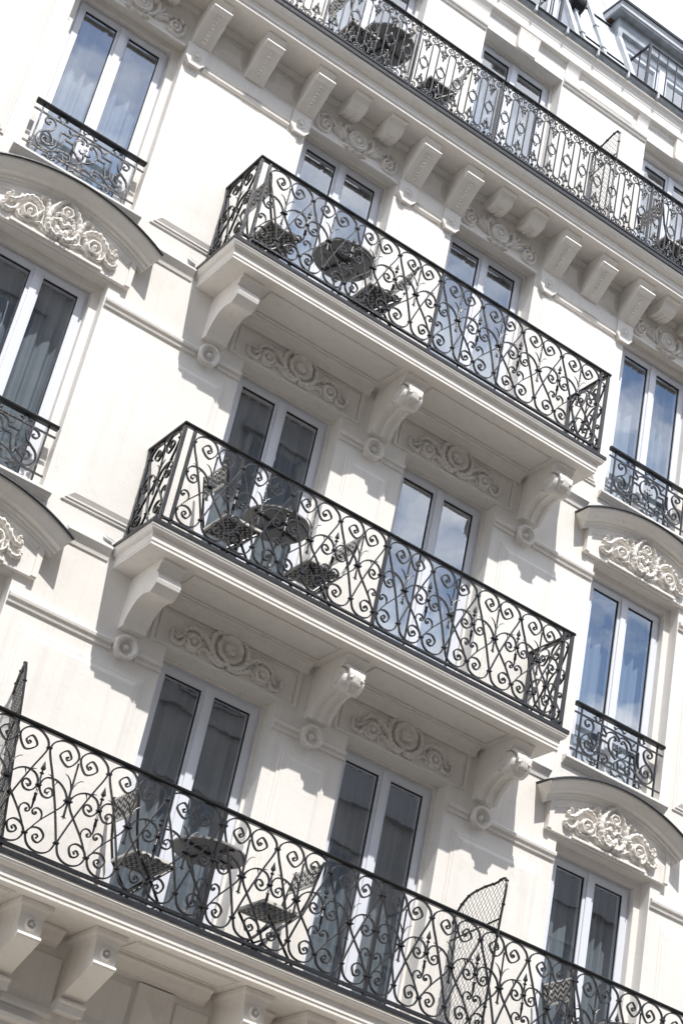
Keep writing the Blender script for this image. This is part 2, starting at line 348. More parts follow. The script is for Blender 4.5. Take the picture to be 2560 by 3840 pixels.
# ---------------------------------------------------------------- pier panels, string courses, rosettes
def panel(x0, x1, z0, z1, y=0.0):
    mb = MB(); mb.raised(x0 - 0.05, x1 + 0.05, z0 - 0.05, z1 + 0.06, y, y - 0.014, 0.010)
    mb.raised(x0 - 0.022, x1 + 0.022, z0 - 0.022, z1 + 0.03, y - 0.014, y - 0.024, 0.008)
    mb.raised(x0, x1, z0, z1, y - 0.024, y - 0.040, 0.042)
    part('wall_panel', mb, ang=12)
for zo in (-3.0, 0.0):
    for x0, x1 in ((-2.70, -1.66), (-0.20, 0.20), (1.66, 2.58), (-6.2, -4.30), (4.14, 6.2)): panel(x0, x1, 0.62 + zo, 2.335 + zo)
for x0, x1 in ((-2.70, -1.62), (-0.20, 0.25), (1.66, 2.60), (-6.2, -4.30), (4.14, 6.2)): panel(x0, x1, 3.64, 5.43)
def band(x0, x1, zo):
    pr = [(0.002, 2.515 + zo), (-0.018, 2.515 + zo), (-0.022, 2.53 + zo), (-0.012, 2.536 + zo), (-0.014, 2.556 + zo), (-0.036, 2.562 + zo), (-0.04, 2.585 + zo), (-0.028, 2.602 + zo), (0.002, 2.606 + zo)]
    part('string_course', MB().prism_x(pr, x0, x1))
for zo in (-3.0, 0.0):
    for x0, x1 in ((-6.5, AC - HW - 0.01), (AC + HW + 0.008, -1.965), (-1.735, -XB[1] - 0.004), (-XB[0] + 0.004, -0.105), (0.105, XB[0] - 0.004), (XB[1] + 0.004, 1.745), (1.975, DC - HW - 0.008), (DC + HW + 0.01, 6.5)): band(x0, x1, zo)
    for x in (-1.85, 0.0, 1.86):
        mb = MB(); c = (x, 0.002, 2.575 + zo)
        mb.lathe(c, [(0.108, 0), (0.108, 0.062), (0.102, 0.070), (0.084, 0.071), (0.074, 0.050), (0.066, 0.036), (0.045, 0.020), (0.028, 0.020), (0.026, 0.044), (0.016, 0.056), (0.002, 0.059)], 28, petals=5, amp=0.12, pr=(0.030, 0.078))
        part('rosette', mb, 'carved', ang=50)

for zo in (0.0, 3.0):
    for x0, x1 in ((-2.62, -2.20), (2.20, 2.56)):
        part('string_course', MB().prism_x([(0.002, 0.235 + zo), (-0.012, 0.235 + zo), (-0.016, 0.255 + zo), (-0.024, 0.285 + zo), (-0.046, 0.315 + zo), (-0.058, 0.33 + zo), (-0.058, 0.345 + zo), (-0.05, 0.352 + zo), (0.002, 0.40 + zo)], x0, x1))

# ---------------------------------------------------------------- balcony slabs
def usweep(prof, X, D, back=0.0):
    rings = []
    for o, z in prof: rings.append([(-X - o, back, z), (-X - o, -D - o, z), (X + o, -D - o, z), (X + o, back, z)])
    return MB().loft(rings, closed=False, caps=False)
SLAB = [(-0.60, 0.0), (0.0, 0.0), (0.0, 0.022), (0.003, 0.024), (0.003, 0.029), (0.007, 0.031), (0.007, 0.060), (0.010, 0.063), (0.010, 0.094), (0.014, 0.097), (0.026, 0.101), (0.038, 0.110), (0.046, 0.122), (0.050, 0.136), (0.055, 0.142), (0.055, 0.160), (0.056, 0.172)]
LEAD = [(0.0565, 0.166), (0.058, 0.160), (0.061, 0.159), (0.063, 0.162), (0.063, 0.196), (0.056, 0.202), (-0.62, 0.214)]
BAL = {}
for k, zo in ((2, 0.0), (3, 3.0)):
    zb = 0.20 + zo
    mb = MB()
    b = part('balcony', usweep([(o, z + zb) for o, z in SLAB[1:]], 2.135, 0.635))
    BAL[k] = b
    # soffit with a sunk border line round each bay
    sf = MB(); X = 2.135; D = 0.635
    bays = [(-1.66, -0.16), (0.19, 1.70)]
    sf.box(-X + 0.004, X - 0.004, -D + 0.004, 0.0, zb + 0.012, zb + 0.03)
    E_ = 0.003; pieces = [(-X + E_, -1.66, -D + E_, 0), (-0.16, 0.19, -D + E_, 0), (1.70, X - E_, -D + E_, 0)] + [(a, c, -D + E_, -0.515) for a, c in bays] + [(a, c, -0.155, 0) for a, c in bays] + [(a + 0.035, c - 0.035, -0.485, -0.185) for a, c in bays]
    for a, c, y0, y1 in pieces: sf.box(a, c, y0, y1 - 0.001, zb - 0.0005, zb + 0.011)
    part('soffit', sf, parent=b)
    part('lead_flashing', usweep([(o, z + zb) for o, z in LEAD], 2.135, 0.635), 'lead', b)
    # cove between wall and soffit, over each window
    for a, c in bays:
        part('cove', MB().prism_x([(0.002, zb - 0.001), (0.002, zb - 0.095), (-0.03, zb - 0.095), (-0.034, zb - 0.08), (-0.05, zb - 0.05), (-0.085, zb - 0.03), (-0.09, zb - 0.018), (-0.125, zb - 0.014), (-0.125, zb - 0.001)], a + 0.0, c + 0.0), parent=b)
def longslab(name, zb, D, sc_=1.0, so=1.0):
    sl = [(o * so, z * sc_) for o, z in SLAB[1:]]
    pr = [(-(D + o), z + zb) for o, z in sl]
    pr = [(0.25, zb)] + pr + [(0.25, pr[-1][1])]
    b = part(name, MB().prism_x(pr, XL, XR))
    ld = [(-(D + o * so), z * sc_ + zb) for o, z in LEAD[:-1]] + [(0.2, zb + 0.205 * sc_), (0.2, zb + 0.168 * sc_)]
    part('lead_flashing', MB().prism_x(ld, XL, XR), 'lead', b)
    return b
BAL[1] = longslab('balcony', -2.80, 0.62, 1.0, 1.12)
BAL[4] = longslab('balcony', 6.205, 0.40, 1.22, 1.75)

for zo in (0.0, 3.02):
    part('flashing_tab', MB().add([(-2.30, -0.012, 0.455 + zo), (-2.21, -0.012, 0.440 + zo), (-2.19, -0.060, 0.395 + zo), (-2.27, -0.050, 0.405 + zo)], [(0, 1, 2, 3)]), 'zincold')
part('plaster_boss', MB().add([(-2.36, 0.001, 3.90), (-2.28, 0.001, 3.90), (-2.28, 0.001, 3.97), (-2.36, 0.001, 3.97), (-2.31, -0.035, 3.925)], [(0, 1, 4), (1, 2, 4), (2, 3, 4), (3, 0, 4)]), ang=10)

# ---------------------------------------------------------------- corbels of the two short balconies
def rel(pr, zb): return [(y, z + zb) for y, z in pr]
def arc(cy, cz, r, a0, a1, n): return [(cy + r * math.cos(R(a0 + (a1 - a0) * i / n)), cz + r * math.sin(R(a0 + (a1 - a0) * i / n))) for i in range(n + 1)]
CAP = [(0.002, -0.002), (-0.525, -0.002), (-0.525, -0.022), (-0.512, -0.03), (-0.50, -0.055), (-0.485, -0.085), (-0.47, -0.10)]
def sweep_in():
    return [(-0.33, -0.268), (-0.28, -0.272), (-0.22, -0.295), (-0.165, -0.34), (-0.12, -0.40), (-0.095, -0.445), (-0.085, -0.478), (0.002, -0.478)]
def corbel(xc, zb, fancy, parent):
    hw = 0.110
    mb = MB()
    if not fancy:
        pr = CAP + [(-0.49, -0.125), (-0.515, -0.155), (-0.525, -0.19), (-0.515, -0.225), (-0.485, -0.262), (-0.445, -0.288), (-0.41, -0.288), (-0.385, -0.275)] + sweep_in()
        mb.prism_x(rel(pr, zb), xc - hw, xc + hw)
        part('corbel', mb, parent=parent)
        return
    mb.prism_x(rel(CAP + [(-0.40, -0.12), (-0.36, -0.24)] + sweep_in(), zb), xc - hw, xc + hw)
    # raised centre ridge and edge ribs on the hollow underside
    for dx_, w_ in ((-0.092, 0.016), (0.0, 0.018), (0.092, 0.016)):
        s2 = sweep_in()[:-1]
        rings = [[(xc + dx_ - w_, y + 0.01, z + zb + 0.01), (xc + dx_ - w_, y - 0.006, z + zb - 0.012), (xc + dx_ + w_, y - 0.006, z + zb - 0.012), (xc + dx_ + w_, y + 0.01, z + zb + 0.01)] for y, z in s2]
        mb.loft(rings)
    c = part('corbel', mb, parent=parent)
    sm = MB(); cy, cz, r = -0.418, zb - 0.212, 0.114
    sm.lathe((xc, cy, cz), [(0.03, -hw - 0.012), (0.05, -hw - 0.014), (0.055, -hw - 0.004), (0.085, -hw - 0.004), (0.098, -hw + 0.006), (r * 0.93, -0.05), (r * 0.95, 0.0), (r * 0.93, 0.05), (0.098, hw - 0.006), (0.085, hw + 0.004), (0.055, hw + 0.004), (0.05, hw + 0.014), (0.03, hw + 0.012)], 26, axis='x')
    # acanthus lobes wrapped round the roll
    for j in range(-3, 4):
        f = j / 3.0; path = []; rad = []
        for i in range(13):
            t = i / 12; th = R(95 + 150 * t)                     # from top front round to underneath
            x = xc + f * (0.088 - 0.060 * t ** 1.4) + 0.004 * math.sin(i * 2.1 + j)
            rr = r + 0.008 + 0.012 * math.sin(math.pi * min(1, t * 1.1)) * (1 - 0.3 * abs(f))
            path.append((x, cy + rr * math.cos(th), cz + rr * math.sin(th))); rad.append(0.017 * (1 - 0.5 * t) + (0.006 if i % 3 == 0 else 0))
        sm.tube(path, rad, 6)
    for sgn in (-1, 1):                                          # curled leaf tips
        for t0 in (0.35, 0.6):
            th = R(95 + 150 * t0); x = xc + sgn * 0.052
            p = (x, cy + (r + 0.02) * math.cos(th), cz + (r + 0.02) * math.sin(th))
            sm.tube([(p[0] - sgn * 0.02, p[1], p[2] + 0.015), p, (p[0] + sgn * 0.025, p[1] - 0.01, p[2] - 0.012)], [0.006, 0.017, 0.005], 6)
    part('acanthus_scroll', sm, 'carved', c if False else parent, ang=60)
for k, zo in ((2, 0.0), (3, 3.0)):
    for xc, fy in ((-1.84, False), (0.02, True), (1.865, True)): corbel(xc, 0.20 + zo, fy, BAL[k])

# ---------------------------------------------------------------- carved friezes
def relief(mb, pts, y, r0, r1=None, rm=None, n=5, seg=6, sq=0.8):
    p = cat(pts, n); k = len(p); r1 = r0 if r1 is None else r1; rm = max(r0, r1) if rm is None else rm
    rad = []
    for i in range(k):
        t = i / (k - 1); rad.append((1 - t) * r0 + t * r1 + (rm - (r0 + r1) / 2) * math.sin(math.pi * t))
    mb.tube([(x, y - 0.004, z) for x, z in p], [r * 0.86 * (1 + 0.20 * math.sin(i * 2.1)) for i, r in enumerate(rad)], 8, 1.7)
def flower(mb, c, r, h=0.03, pet=6):
    h *= 1.35; mb.lathe(c, [(r, 0), (r, h * 0.6), (r * 0.94, h * 0.95), (r * 0.78, h), (r * 0.64, h * 0.5), (r * 0.48, h * 0.22), (r * 0.34, h * 0.2), (r * 0.32, h * 0.8), (r * 0.18, h * 1.1), (0.002, h * 1.15)], 24, petals=pet, amp=0.08, pr=(r * 0.40, r * 1.1))
FRZ = {'tail': [(-0.507, 0.153), (-0.521, 0.173), (-0.552, 0.150), (-0.544, 0.085), (-0.497, 0.056), (-0.449, 0.074), (-0.425, 0.126)],
       'tail2': [(-0.515, 0.120), (-0.482, 0.118), (-0.445, 0.150), (-0.42, 0.165)],
       'over': [(-0.452, 0.160), (-0.425, 0.222), (-0.363, 0.252), (-0.300, 0.240), (-0.268, 0.190)],
       'stem': [(-0.338, 0.27), (-0.265, 0.235), (-0.186, 0.172)],
       'cscroll': [(-0.098, 0.285), (-0.084, 0.305), (-0.116, 0.322), (-0.157, 0.295), (-0.178, 0.227), (-0.172, 0.150), (-0.132, 0.094), (-0.075, 0.066), (-0.026, 0.064), (-0.006, 0.096), (-0.026, 0.122), (-0.042, 0.104)],
       'leaf': [(-0.262, 0.047), (-0.272, 0.088), (-0.239, 0.112), (-0.188, 0.098), (-0.131, 0.062), (-0.068, 0.040), (-0.014, 0.050)]}
def frieze(xc, z, parent):
    fp = MB(); y0 = 0.001
    x0, x1, z0, z1 = xc - 0.70, xc + 0.70, z + 0.005, z + 0.345
    # frame of the sunk field
    for a, b, c, d in ((x0 - 0.03, x1 + 0.03, z1, z1 + 0.02), (x0 - 0.03, x1 + 0.03, z0 - 0.002, z0 + 0.018), (x0 - 0.03, x0, z0 + 0.018, z1), (x1, x1 + 0.03, z0 + 0.018, z1)): fp.box(a, b, -0.022, y0, c, d)
    for a, b, c, d in ((x0 + 0.02, x1 - 0.02, z1 - 0.028, z1 - 0.018), (x0 + 0.02, x0 + 0.03, z0 + 0.03, z1 - 0.028), (x1 - 0.03, x1 - 0.02, z0 + 0.03, z1 - 0.028)): fp.box(a, b, -0.012, y0, c, d)
    f = part('frieze', fp, parent=bld)
    for sgn in (-1, 1):
        tr = lambda q: [(xc + (x if sgn < 0 else -x), zz + z + 0.012) for x, zz in q]
        mb = MB(); relief(mb, tr(FRZ['tail']), -0.004, 0.016, 0.022, 0.020); relief(mb, tr(FRZ['tail2']), -0.004, 0.010, 0.020)
        relief(mb, tr(FRZ['over']), -0.006, 0.020, 0.012, 0.024); relief(mb, tr(FRZ['stem']), -0.004, 0.014, 0.030, 0.026)
        part('scrollwork', mb, 'carved', f, 60)
        mb = MB(); relief(mb, tr(FRZ['cscroll']), -0.010, 0.016, 0.016, 0.030); relief(mb, tr(FRZ['leaf']), -0.004, 0.008, 0.014, 0.026)
        part('c_scroll', mb, 'carved', f, 60)
        mb = MB(); c = tr([(-0.346, 0.128)])[0]; mb.lathe((c[0], y0, c[1]), [(0.088, 0), (0.088, 0.018), (0.076, 0.022)], 24); flower(mb, (c[0], -0.016, c[1]), 0.070, 0.028, 6)
        part('rosette', mb, 'carved', f, 50)
    mb = MB(); rings = []                                        # scalloped shell
    for r, h in ((0.128, 0.0), (0.132, 0.045), (0.115, 0.062), (0.090, 0.034), (0.07, 0.024)):
        ring = []
        for j in range(40):
            a = 2 * math.pi * j / 40; rr = r * (1 + 0.07 * abs(math.sin(4.5 * a)))
            ring.append((xc + rr * math.cos(a) * 0.92, y0 - h, z + 0.225 + rr * math.sin(a) * 0.92))
        rings.append(ring)
    mb.loft(rings)
    mb.lathe((xc, -0.018, z + 0.228), [(0.062, 0), (0.060, 0.02), (0.045, 0.036), (0.02, 0.042), (0.002, 0.043)], 16, petals=5, amp=0.15)
    for a in (200, 250, 300, 340): relief(mb, [(xc + 0.01 * math.cos(R(a)), z + 0.20 + 0.0), (xc + 0.05 * math.cos(R(a)), z + 0.215 + 0.05 * math.sin(R(a)))], -0.045, 0.018, 0.012)
    part('shell', mb, 'carved', f, 50)
for xc in (-0.9325, 0.9325):
    for z in (-0.238, 2.762): frieze(xc, z, bld)

# frieze under the top balcony, over the third row of windows
F3S = {'C': [(-0.470, 0.172), (-0.490, 0.118), (-0.488, 0.025), (-0.446, -0.030), (-0.379, -0.030), (-0.330, 0.022)],
       'top': [(-0.465, 0.140), (-0.414, 0.180), (-0.375, 0.176), (-0.370, 0.138), (-0.425, 0.105)],
       'fan': [(-0.335, 0.150), (-0.24, 0.10), (-0.168, 0.040)], 'fan2': [(-0.30, 0.085), (-0.23, 0.05), (-0.165, 0.020)], 'fan3': [(-0.245, 0.185), (-0.205, 0.11), (-0.150, 0.040)],
       'arcs': [(-0.118, 0.196), (-0.165, 0.190), (-0.182, 0.119), (-0.150, 0.045), (-0.085, 0.000)]}
def frieze3(xc, z):
    fp = MB(); fp.box(xc - 0.545, xc - 0.125, -0.026, 0.001, z + 0.006, z + 0.022); fp.box(xc + 0.085, xc + 0.545, -0.026, 0.001, z + 0.006, z + 0.022); fp.box(xc - 0.545, xc + 0.545, -0.012, 0.001, z + 0.022, z + 0.05)
    f = part('frieze', fp); zz = z + 0.105
    for sgn in (-1, 1):
        tr = lambda q: [(xc + (x if sgn < 0 else -x), c + zz) for x, c in q]
        mb = MB(); relief(mb, tr(F3S['C']), -0.004, 0.010, 0.018, 0.020); relief(mb, tr(F3S['top']), -0.006, 0.018, 0.010, 0.018)
        for q in ('fan', 'fan2', 'fan3'): relief(mb, tr(F3S[q]), -0.004, 0.022, 0.010, 0.024)
        relief(mb, tr(F3S['arcs']), -0.008, 0.022, 0.012, 0.026); mb.lathe((tr([(-0.125, 0.185)])[0][0], -0.004, tr([(-0.125, 0.185)])[0][1]), [(0.026, 0), (0.022, 0.02), (0.01, 0.028), (0.001, 0.03)], 12)
        part('scrollwork', mb, 'carved', f, 60)
        mb = MB(); c = tr([(-0.385, 0.052)])[0]; flower(mb, (c[0], 0.001, c[1]), 0.062, 0.036, 6); part('rosette', mb, 'carved', f, 50)
    mb = MB(); mb.lathe((xc, 0.001, zz + 0.10), [(0.118, 0), (0.116, 0.03), (0.104, 0.046), (0.082, 0.036), (0.074, 0.03), (0.066, 0.04), (0.052, 0.042), (0.044, 0.026), (0.030, 0.024), (0.028, 0.042), (0.014, 0.05), (0.001, 0.052)], 32)
    part('roundel', mb, 'carved', f, 40)
    mb = MB()
    for i in range(9):
        t = i / 8; x = xc - 0.125 + 0.23 * t; zc = zz - 0.048 - 0.022 * math.sin(math.pi * t) + 0.008 * math.sin(i * 2.3)
        relief(mb, [(x - 0.02, zc + 0.014), (x, zc), (x + 0.022, zc - 0.006 + 0.014 * (i % 2))], -0.022, 0.008, 0.010, 0.021)
    part('garland', mb, 'carved', f, 60)
for xc in (-0.925, 0.94, AC + 0.01, DC): frieze3(xc, 5.690)

# ---------------------------------------------------------------- top cornice: brackets, modillions, octagon blocks
def bracket4(x0, x1):
    zb = 6.203
    pr = [(0.002, zb), (-0.325, zb), (-0.325, zb - 0.022), (-0.305, zb - 0.034), (-0.285, zb - 0.05), (-0.27, zb - 0.07), (-0.268, zb - 0.104), (-0.280, zb - 0.112), (-0.336, zb - 0.120), (-0.344, zb - 0.142), (-0.328, zb - 0.166), (-0.290, zb - 0.180), (-0.05, zb - 0.425), (0.002, zb - 0.425)]
    mb = MB(); mb.prism_x(pr, x0, x1)
    b = part('bracket', mb, parent=BAL[4])
    xc = (x0 + x1) / 2; bd = MB()
    for i in range(8):
        t = 0.10 + i * 0.108; y = -0.290 + t * 0.24 - 0.004; z = zb - 0.180 - t * 0.245 - 0.004; e = 0.0105
        bd.tube([(xc, y - e * 0.70, z + e * 0.72), (xc, y - e * 0.35, z + e * 0.36), (xc, y + e * 0.35, z - e * 0.36), (xc, y + e * 0.70, z - e * 0.72)], [0.010, 0.020, 0.020, 0.010], 8)
    part('bead_string', bd, 'carved', BAL[4], 60)
BR = [(-5.0, -4.79), (-4.40, -4.19), (-2.905, -2.70), (-2.29, -2.08), (-1.672, -1.468), (-0.342, -0.125), (0.217, 0.432), (1.551, 1.768), (2.085, 2.300), (2.622, 2.838), (4.0, 4.21), (4.55, 4.76)]
for x0, x1 in BR: bracket4(x0, x1)
def modillion(xc):
    zb = 6.203
    pr = [(-0.05, zb), (-0.325, zb), (-0.325, zb - 0.02), (-0.29, zb - 0.03), (-0.272, zb - 0.075), (-0.262, zb - 0.115), (-0.22, zb - 0.15), (-0.15, zb - 0.165), (-0.08, zb - 0.16), (-0.03, zb - 0.14), (0.002, zb - 0.12), (0.002, zb)]
    mb = MB(); mb.prism_x(pr, xc - 0.098, xc + 0.098)
    for dx_ in (-0.028, 0.028): mb.box(xc + dx_ - 0.008, xc + dx_ + 0.008, -0.19, -0.06, zb - 0.172, zb - 0.15)
    part('modillion', mb, parent=BAL[4])
for xc in (-1.12, -0.67, 0.78, 1.22, -3.70, -3.28, 3.12, 3.56): modillion(xc)
part('cornice_cove', MB().prism_x([(0.002, 6.204), (-0.05, 6.204), (-0.05, 6.185), (-0.035, 6.17), (-0.02, 6.15), (0.002, 6.148)], XL, XR), parent=BAL[4])
for x0, x1 in ((-2.70, -2.29), (-2.08, -1.672), (-0.125, 0.217), (1.768, 2.085), (2.30, 2.622)):
    mb = MB(); mb.raised(x0 + 0.03, x1 - 0.03, 5.835, 6.115, 0.0, -0.012, 0.012); mb.raised(x0 + 0.05, x1 - 0.05, 5.86, 6.09, -0.012, -0.05, 0.055)
    part('coffer_panel', mb, ang=12)
OCT = [-2.82, -1.587, -0.244, 0.321, 1.646, 2.729, -4.19, 4.1]
for xc in OCT:
    zc = 5.645; h = 0.108
    mb = MB(); mb.prism_y([(xc - h, zc + 0.135), (xc - h, zc - 0.06), (xc - h * 0.5, zc - 0.125), (xc + h * 0.5, zc - 0.125), (xc + h, zc - 0.06), (xc + h, zc + 0.135)], -0.042, 0.001)
    mb.prism_y([(xc - h - 0.006, zc - 0.055), (xc - h * 0.5 - 0.004, zc - 0.132), (xc + h * 0.5 + 0.004, zc - 0.132), (xc + h + 0.006, zc - 0.055), (xc + h - 0.008, zc - 0.052), (xc + h * 0.45, zc - 0.112), (xc - h * 0.45, zc - 0.112), (xc - h + 0.008, zc - 0.052)], -0.052, -0.043)
    o = part('block', mb)
    rs = MB(); rs.lathe((xc, -0.042, zc), [(0.056, 0), (0.056, 0.006), (0.05, 0.009), (0.04, 0.004), (0.026, 0.001), (0.022, 0.004), (0.02, 0.018), (0.01, 0.024), (0.001, 0.025)], 20)
    part('rosette', rs, 'carved', o, 45)
for x0, x1 in ((-2.71, -1.70), (-0.135, 0.21), (1.757, 2.618), (-6.5, -4.3), (4.21, 6.5)):
    part('string_course', MB().prism_x([(0.002, 5.54), (-0.02, 5.54), (-0.03, 5.552), (-0.03, 5.572), (-0.018, 5.58), (-0.018, 5.60), (-0.034, 5.606), (-0.036, 5.622), (-0.026, 5.63), (-0.026, 5.775), (0.002, 5.775)], x0, x1))

# ---------------------------------------------------------------- segmental pediments
PED = [(1.615, 0.002), (1.615, -0.055), (1.628, -0.066), (1.646, -0.070), (1.652, -0.090), (1.672, -0.098), (1.680, -0.120), (1.684, -0.138), (1.704, -0.150), (1.722, -0.172), (1.748, -0.196), (1.762, -0.204), (1.780, -0.206), (1.784, 0.002)]
PEDL = [(1.778, -0.207), (1.776, -0.222), (1.784, -0.226), (1.796, -0.222), (1.806, -0.12), (1.812, 0.002), (1.786, 0.002), (1.785, -0.20)]
TY = {'tail': [(-0.520, 0.215), (-0.545, 0.181), (-0.525, 0.155), (-0.465, 0.172), (-0.405, 0.240), (-0.335, 0.285), (-0.262, 0.270), (-0.212, 0.222), (-0.205, 0.180)],
      'tail2': [(-0.530, 0.119), (-0.562, 0.107), (-0.555, 0.062), (-0.510, 0.043), (-0.450, 0.080), (-0.432, 0.144)],
      'ring': [(-0.425, 0.147), (-0.432, 0.082), (-0.385, 0.032), (-0.312, 0.036), (-0.258, 0.088), (-0.232, 0.160), (-0.205, 0.20)],
      'cart': [(0.0, 0.445), (-0.070, 0.392), (-0.128, 0.300), (-0.150, 0.200), (-0.140, 0.120), (-0.100, 0.055), (-0.040, 0.035), (-0.008, 0.070), (-0.030, 0.110), (-0.060, 0.105)],
      'leaf': [(-0.252, 0.060), (-0.200, 0.075), (-0.150, 0.042), (-0.080, 0.016), (-0.01, 0.02)],
      'curl': [(-0.262, 0.312), (-0.238, 0.350), (-0.190, 0.335), (-0.172, 0.270), (-0.165, 0.21)],
      'in1': [(0.0, 0.245), (-0.050, 0.27), (-0.085, 0.25), (-0.080, 0.21)], 'in2': [(0.0, 0.16), (-0.045, 0.20), (-0.10, 0.18), (-0.105, 0.14)]}
def pediment(xc, zt):
    zc = zt + 0.638 - 1.79                                       # arc centre
    A = R(30.2); n = 28
    def sw(prof):
        return MB().loft([[(xc + r * math.sin(-A + 2 * A * i / n), y, zc + r * math.cos(-A + 2 * A * i / n)) for r, y in prof] for i in range(n + 1)])
    p = part('pediment', sw(PED))
    part('lead_cap', sw(PEDL), 'lead', p)
    def tymp(hw, rr, y0, y1, zb_):
        pts = [(xc - hw, zb_)]
        for i in range(n + 1):
            x = -hw + 2 * hw * i / n; pts.append((xc + x, zc + math.sqrt(rr * rr - x * x)))
        pts.append((xc + hw, zb_)); return MB().prism_y(pts, y1, y0)
    # block behind, cut round the window head
    t = tymp(0.755, 1.614, 0.001, -0.042, zt + 0.012); part('tympanum', t, parent=p)
    rim = MB(); A2 = math.asin(0.70 / 1.60)
    rim.loft([[(xc + r * math.sin(-A2 + 2 * A2 * i / n), y, zc + r * math.cos(-A2 + 2 * A2 * i / n)) for r, y in ((1.612, -0.043), (1.612, -0.055), (1.585, -0.055), (1.575, -0.048), (1.548, -0.048), (1.545, -0.043))] for i in range(n + 1)])
    for s in (-1, 1): rim.box(xc + s * 0.725 - 0.026, xc + s * 0.725 + 0.026, -0.060, -0.043, zt + 0.02, zt + 0.30)
    part('tympanum_moulding', rim, parent=p)
    part('ledge', MB().box(xc - 0.455, xc + 0.455, -0.066, -0.043, zt + 0.022, zt + 0.045), parent=p)
    z0 = zt + 0.055; y = -0.050
    for s in (-1, 1):
        tr = lambda q: [(xc + (x if s < 0 else -x), c + z0) for x, c in q]
        mb = MB(); relief(mb, tr(TY['tail']), y - 0.006, 0.014, 0.016, 0.026); relief(mb, tr(TY['tail2']), y - 0.004, 0.010, 0.014, 0.022); relief(mb, tr(TY['ring']), y - 0.004, 0.014, 0.022, 0.020)
        relief(mb, tr([(-0.53, 0.215), (-0.515, 0.225), (-0.505, 0.205)]), y - 0.012, 0.014, 0.012, 0.018)
        for q in ((-0.44, 0.255), (-0.40, 0.275), (-0.35, 0.31)): relief(mb, tr([q, (q[0] + 0.035, q[1] - 0.03)]), y - 0.016, 0.008, 0.018, 0.016, 3)
        relief(mb, tr(TY['curl']), y - 0.002, 0.020, 0.014, 0.024); relief(mb, tr(TY['leaf']), y - 0.004, 0.006, 0.014, 0.022)
        part('scrollwork', mb, 'carved', p, 60)
        mb = MB(); c = tr([(-0.322, 0.125)])[0]; flower(mb, (c[0], -0.043, c[1]), 0.075, 0.05, 6); part('rosette', mb, 'carved', p, 50)
        mb = MB(); relief(mb, tr(TY['cart']), y - 0.012, 0.022, 0.016, 0.030); relief(mb, tr(TY['in1']), y - 0.016, 0.016, 0.010, 0.018); relief(mb, tr(TY['in2']), y - 0.016, 0.018, 0.012, 0.020)
        part('cartouche_scroll', mb, 'carved', p, 60)
    mb = MB(); poly = cat([(0.0, 0.44), (-0.07, 0.385), (-0.125, 0.30), (-0.145, 0.20), (-0.13, 0.11), (-0.06, 0.03), (0.06, 0.03), (0.13, 0.11), (0.145, 0.20), (0.125, 0.30), (0.07, 0.385)], 3, True)
    mb.prism_y([(xc + x, z0 + z) for x, z in poly], -0.056, -0.043)
    flower(mb, (xc, -0.056, z0 + 0.315), 0.062, 0.034, 6)
    for q in ((-0.035, 0.225), (0.035, 0.225), (0.0, 0.175), (-0.045, 0.13), (0.045, 0.13), (0.0, 0.10), (0.0, 0.245), (-0.075, 0.17), (0.075, 0.17)):
        mb.lathe((xc + q[0], -0.056, z0 + q[1]), [(0.026, 0), (0.024, 0.018), (0.012, 0.028), (0.001, 0.029)], 10)
    part('cartouche', mb, 'carved', p, 50)
for xc in (AC, DC):
    for zt in (-0.235, 2.765): pediment(xc, zt)

# ---------------------------------------------------------------- underside of the long lower balcony and the level below it
def bracket1(xc):
    zb = -2.802; hw = 0.095
    pr = [(0.002, zb - 0.10), (-0.455, zb - 0.10), (-0.465, zb - 0.232), (-0.470, zb - 0.238), (-0.494, zb - 0.242), (-0.500, zb - 0.262), (-0.488, zb - 0.275), (-0.10, zb - 0.455), (-0.09, zb - 0.47), (0.002, zb - 0.47)]
    mb = MB(); mb.prism_x(pr, xc - hw, xc + hw)
    mb.prism_x([(0.002, zb - 0.471), (-0.13, zb - 0.471), (-0.14, zb - 0.49), (-0.12, zb - 0.505), (-0.12, zb - 0.56), (0.002, zb - 0.56)], xc - hw - 0.012, xc + hw + 0.012)
    mb.loft([[(xc - hw - o, -0.455 - o, z), (xc + hw + o, -0.455 - o, z), (xc + hw + o, 0.002, z), (xc - hw - o, 0.002, z)] for o, z in ((0.002, zb - 0.10), (0.004, zb - 0.085), (0.016, zb - 0.055), (0.036, zb - 0.036), (0.040, zb - 0.02), (0.040, zb - 0.001))])
    part('bracket', mb, parent=BAL[1])
    rs = MB(); rs.lathe((xc, -0.462, zb - 0.165), [(0.048, -0.01), (0.050, 0.016), (0.044, 0.026), (0.034, 0.024), (0.026, 0.008), (0.018, 0.006), (0.016, 0.022), (0.008, 0.028), (0.001, 0.029)], 20, petals=5, amp=0.08, pr=(0.03, 0.06))
    part('rosette', rs, 'carved', BAL[1], 45)
B1X = [-2.145, -1.522, -0.215, 0.36, 1.60, 2.2]
for xc in B1X: bracket1(xc)
zb = -2.802
for a, c in ((-3.6, -2.35), (-1.94, -1.73), (-1.32, -0.42), (-0.01, 0.15), (0.57, 1.40)):
    if c - a > 0.5:
        mb = MB()
        for r_ in ((a, c, -0.515, -0.505), (a, c, -0.215, -0.205), (a, a + 0.01, -0.505, -0.215), (c - 0.01, c, -0.505, -0.215), (a + 0.02, c - 0.02, -0.49, -0.485)): mb.box(r_[0], r_[1], r_[2], r_[3], zb - 0.008, zb + 0.001)
        part('soffit_moulding', mb, parent=BAL[1])
    part('cornice_cove', MB().prism_x([(0.002, zb - 0.001), (-0.16, zb - 0.001), (-0.16, zb - 0.02), (-0.13, zb - 0.035), (-0.10, zb - 0.075), (-0.055, zb - 0.095), (-0.05, zb - 0.115), (0.002, zb - 0.118)], a + (0.0), c), parent=BAL[1])
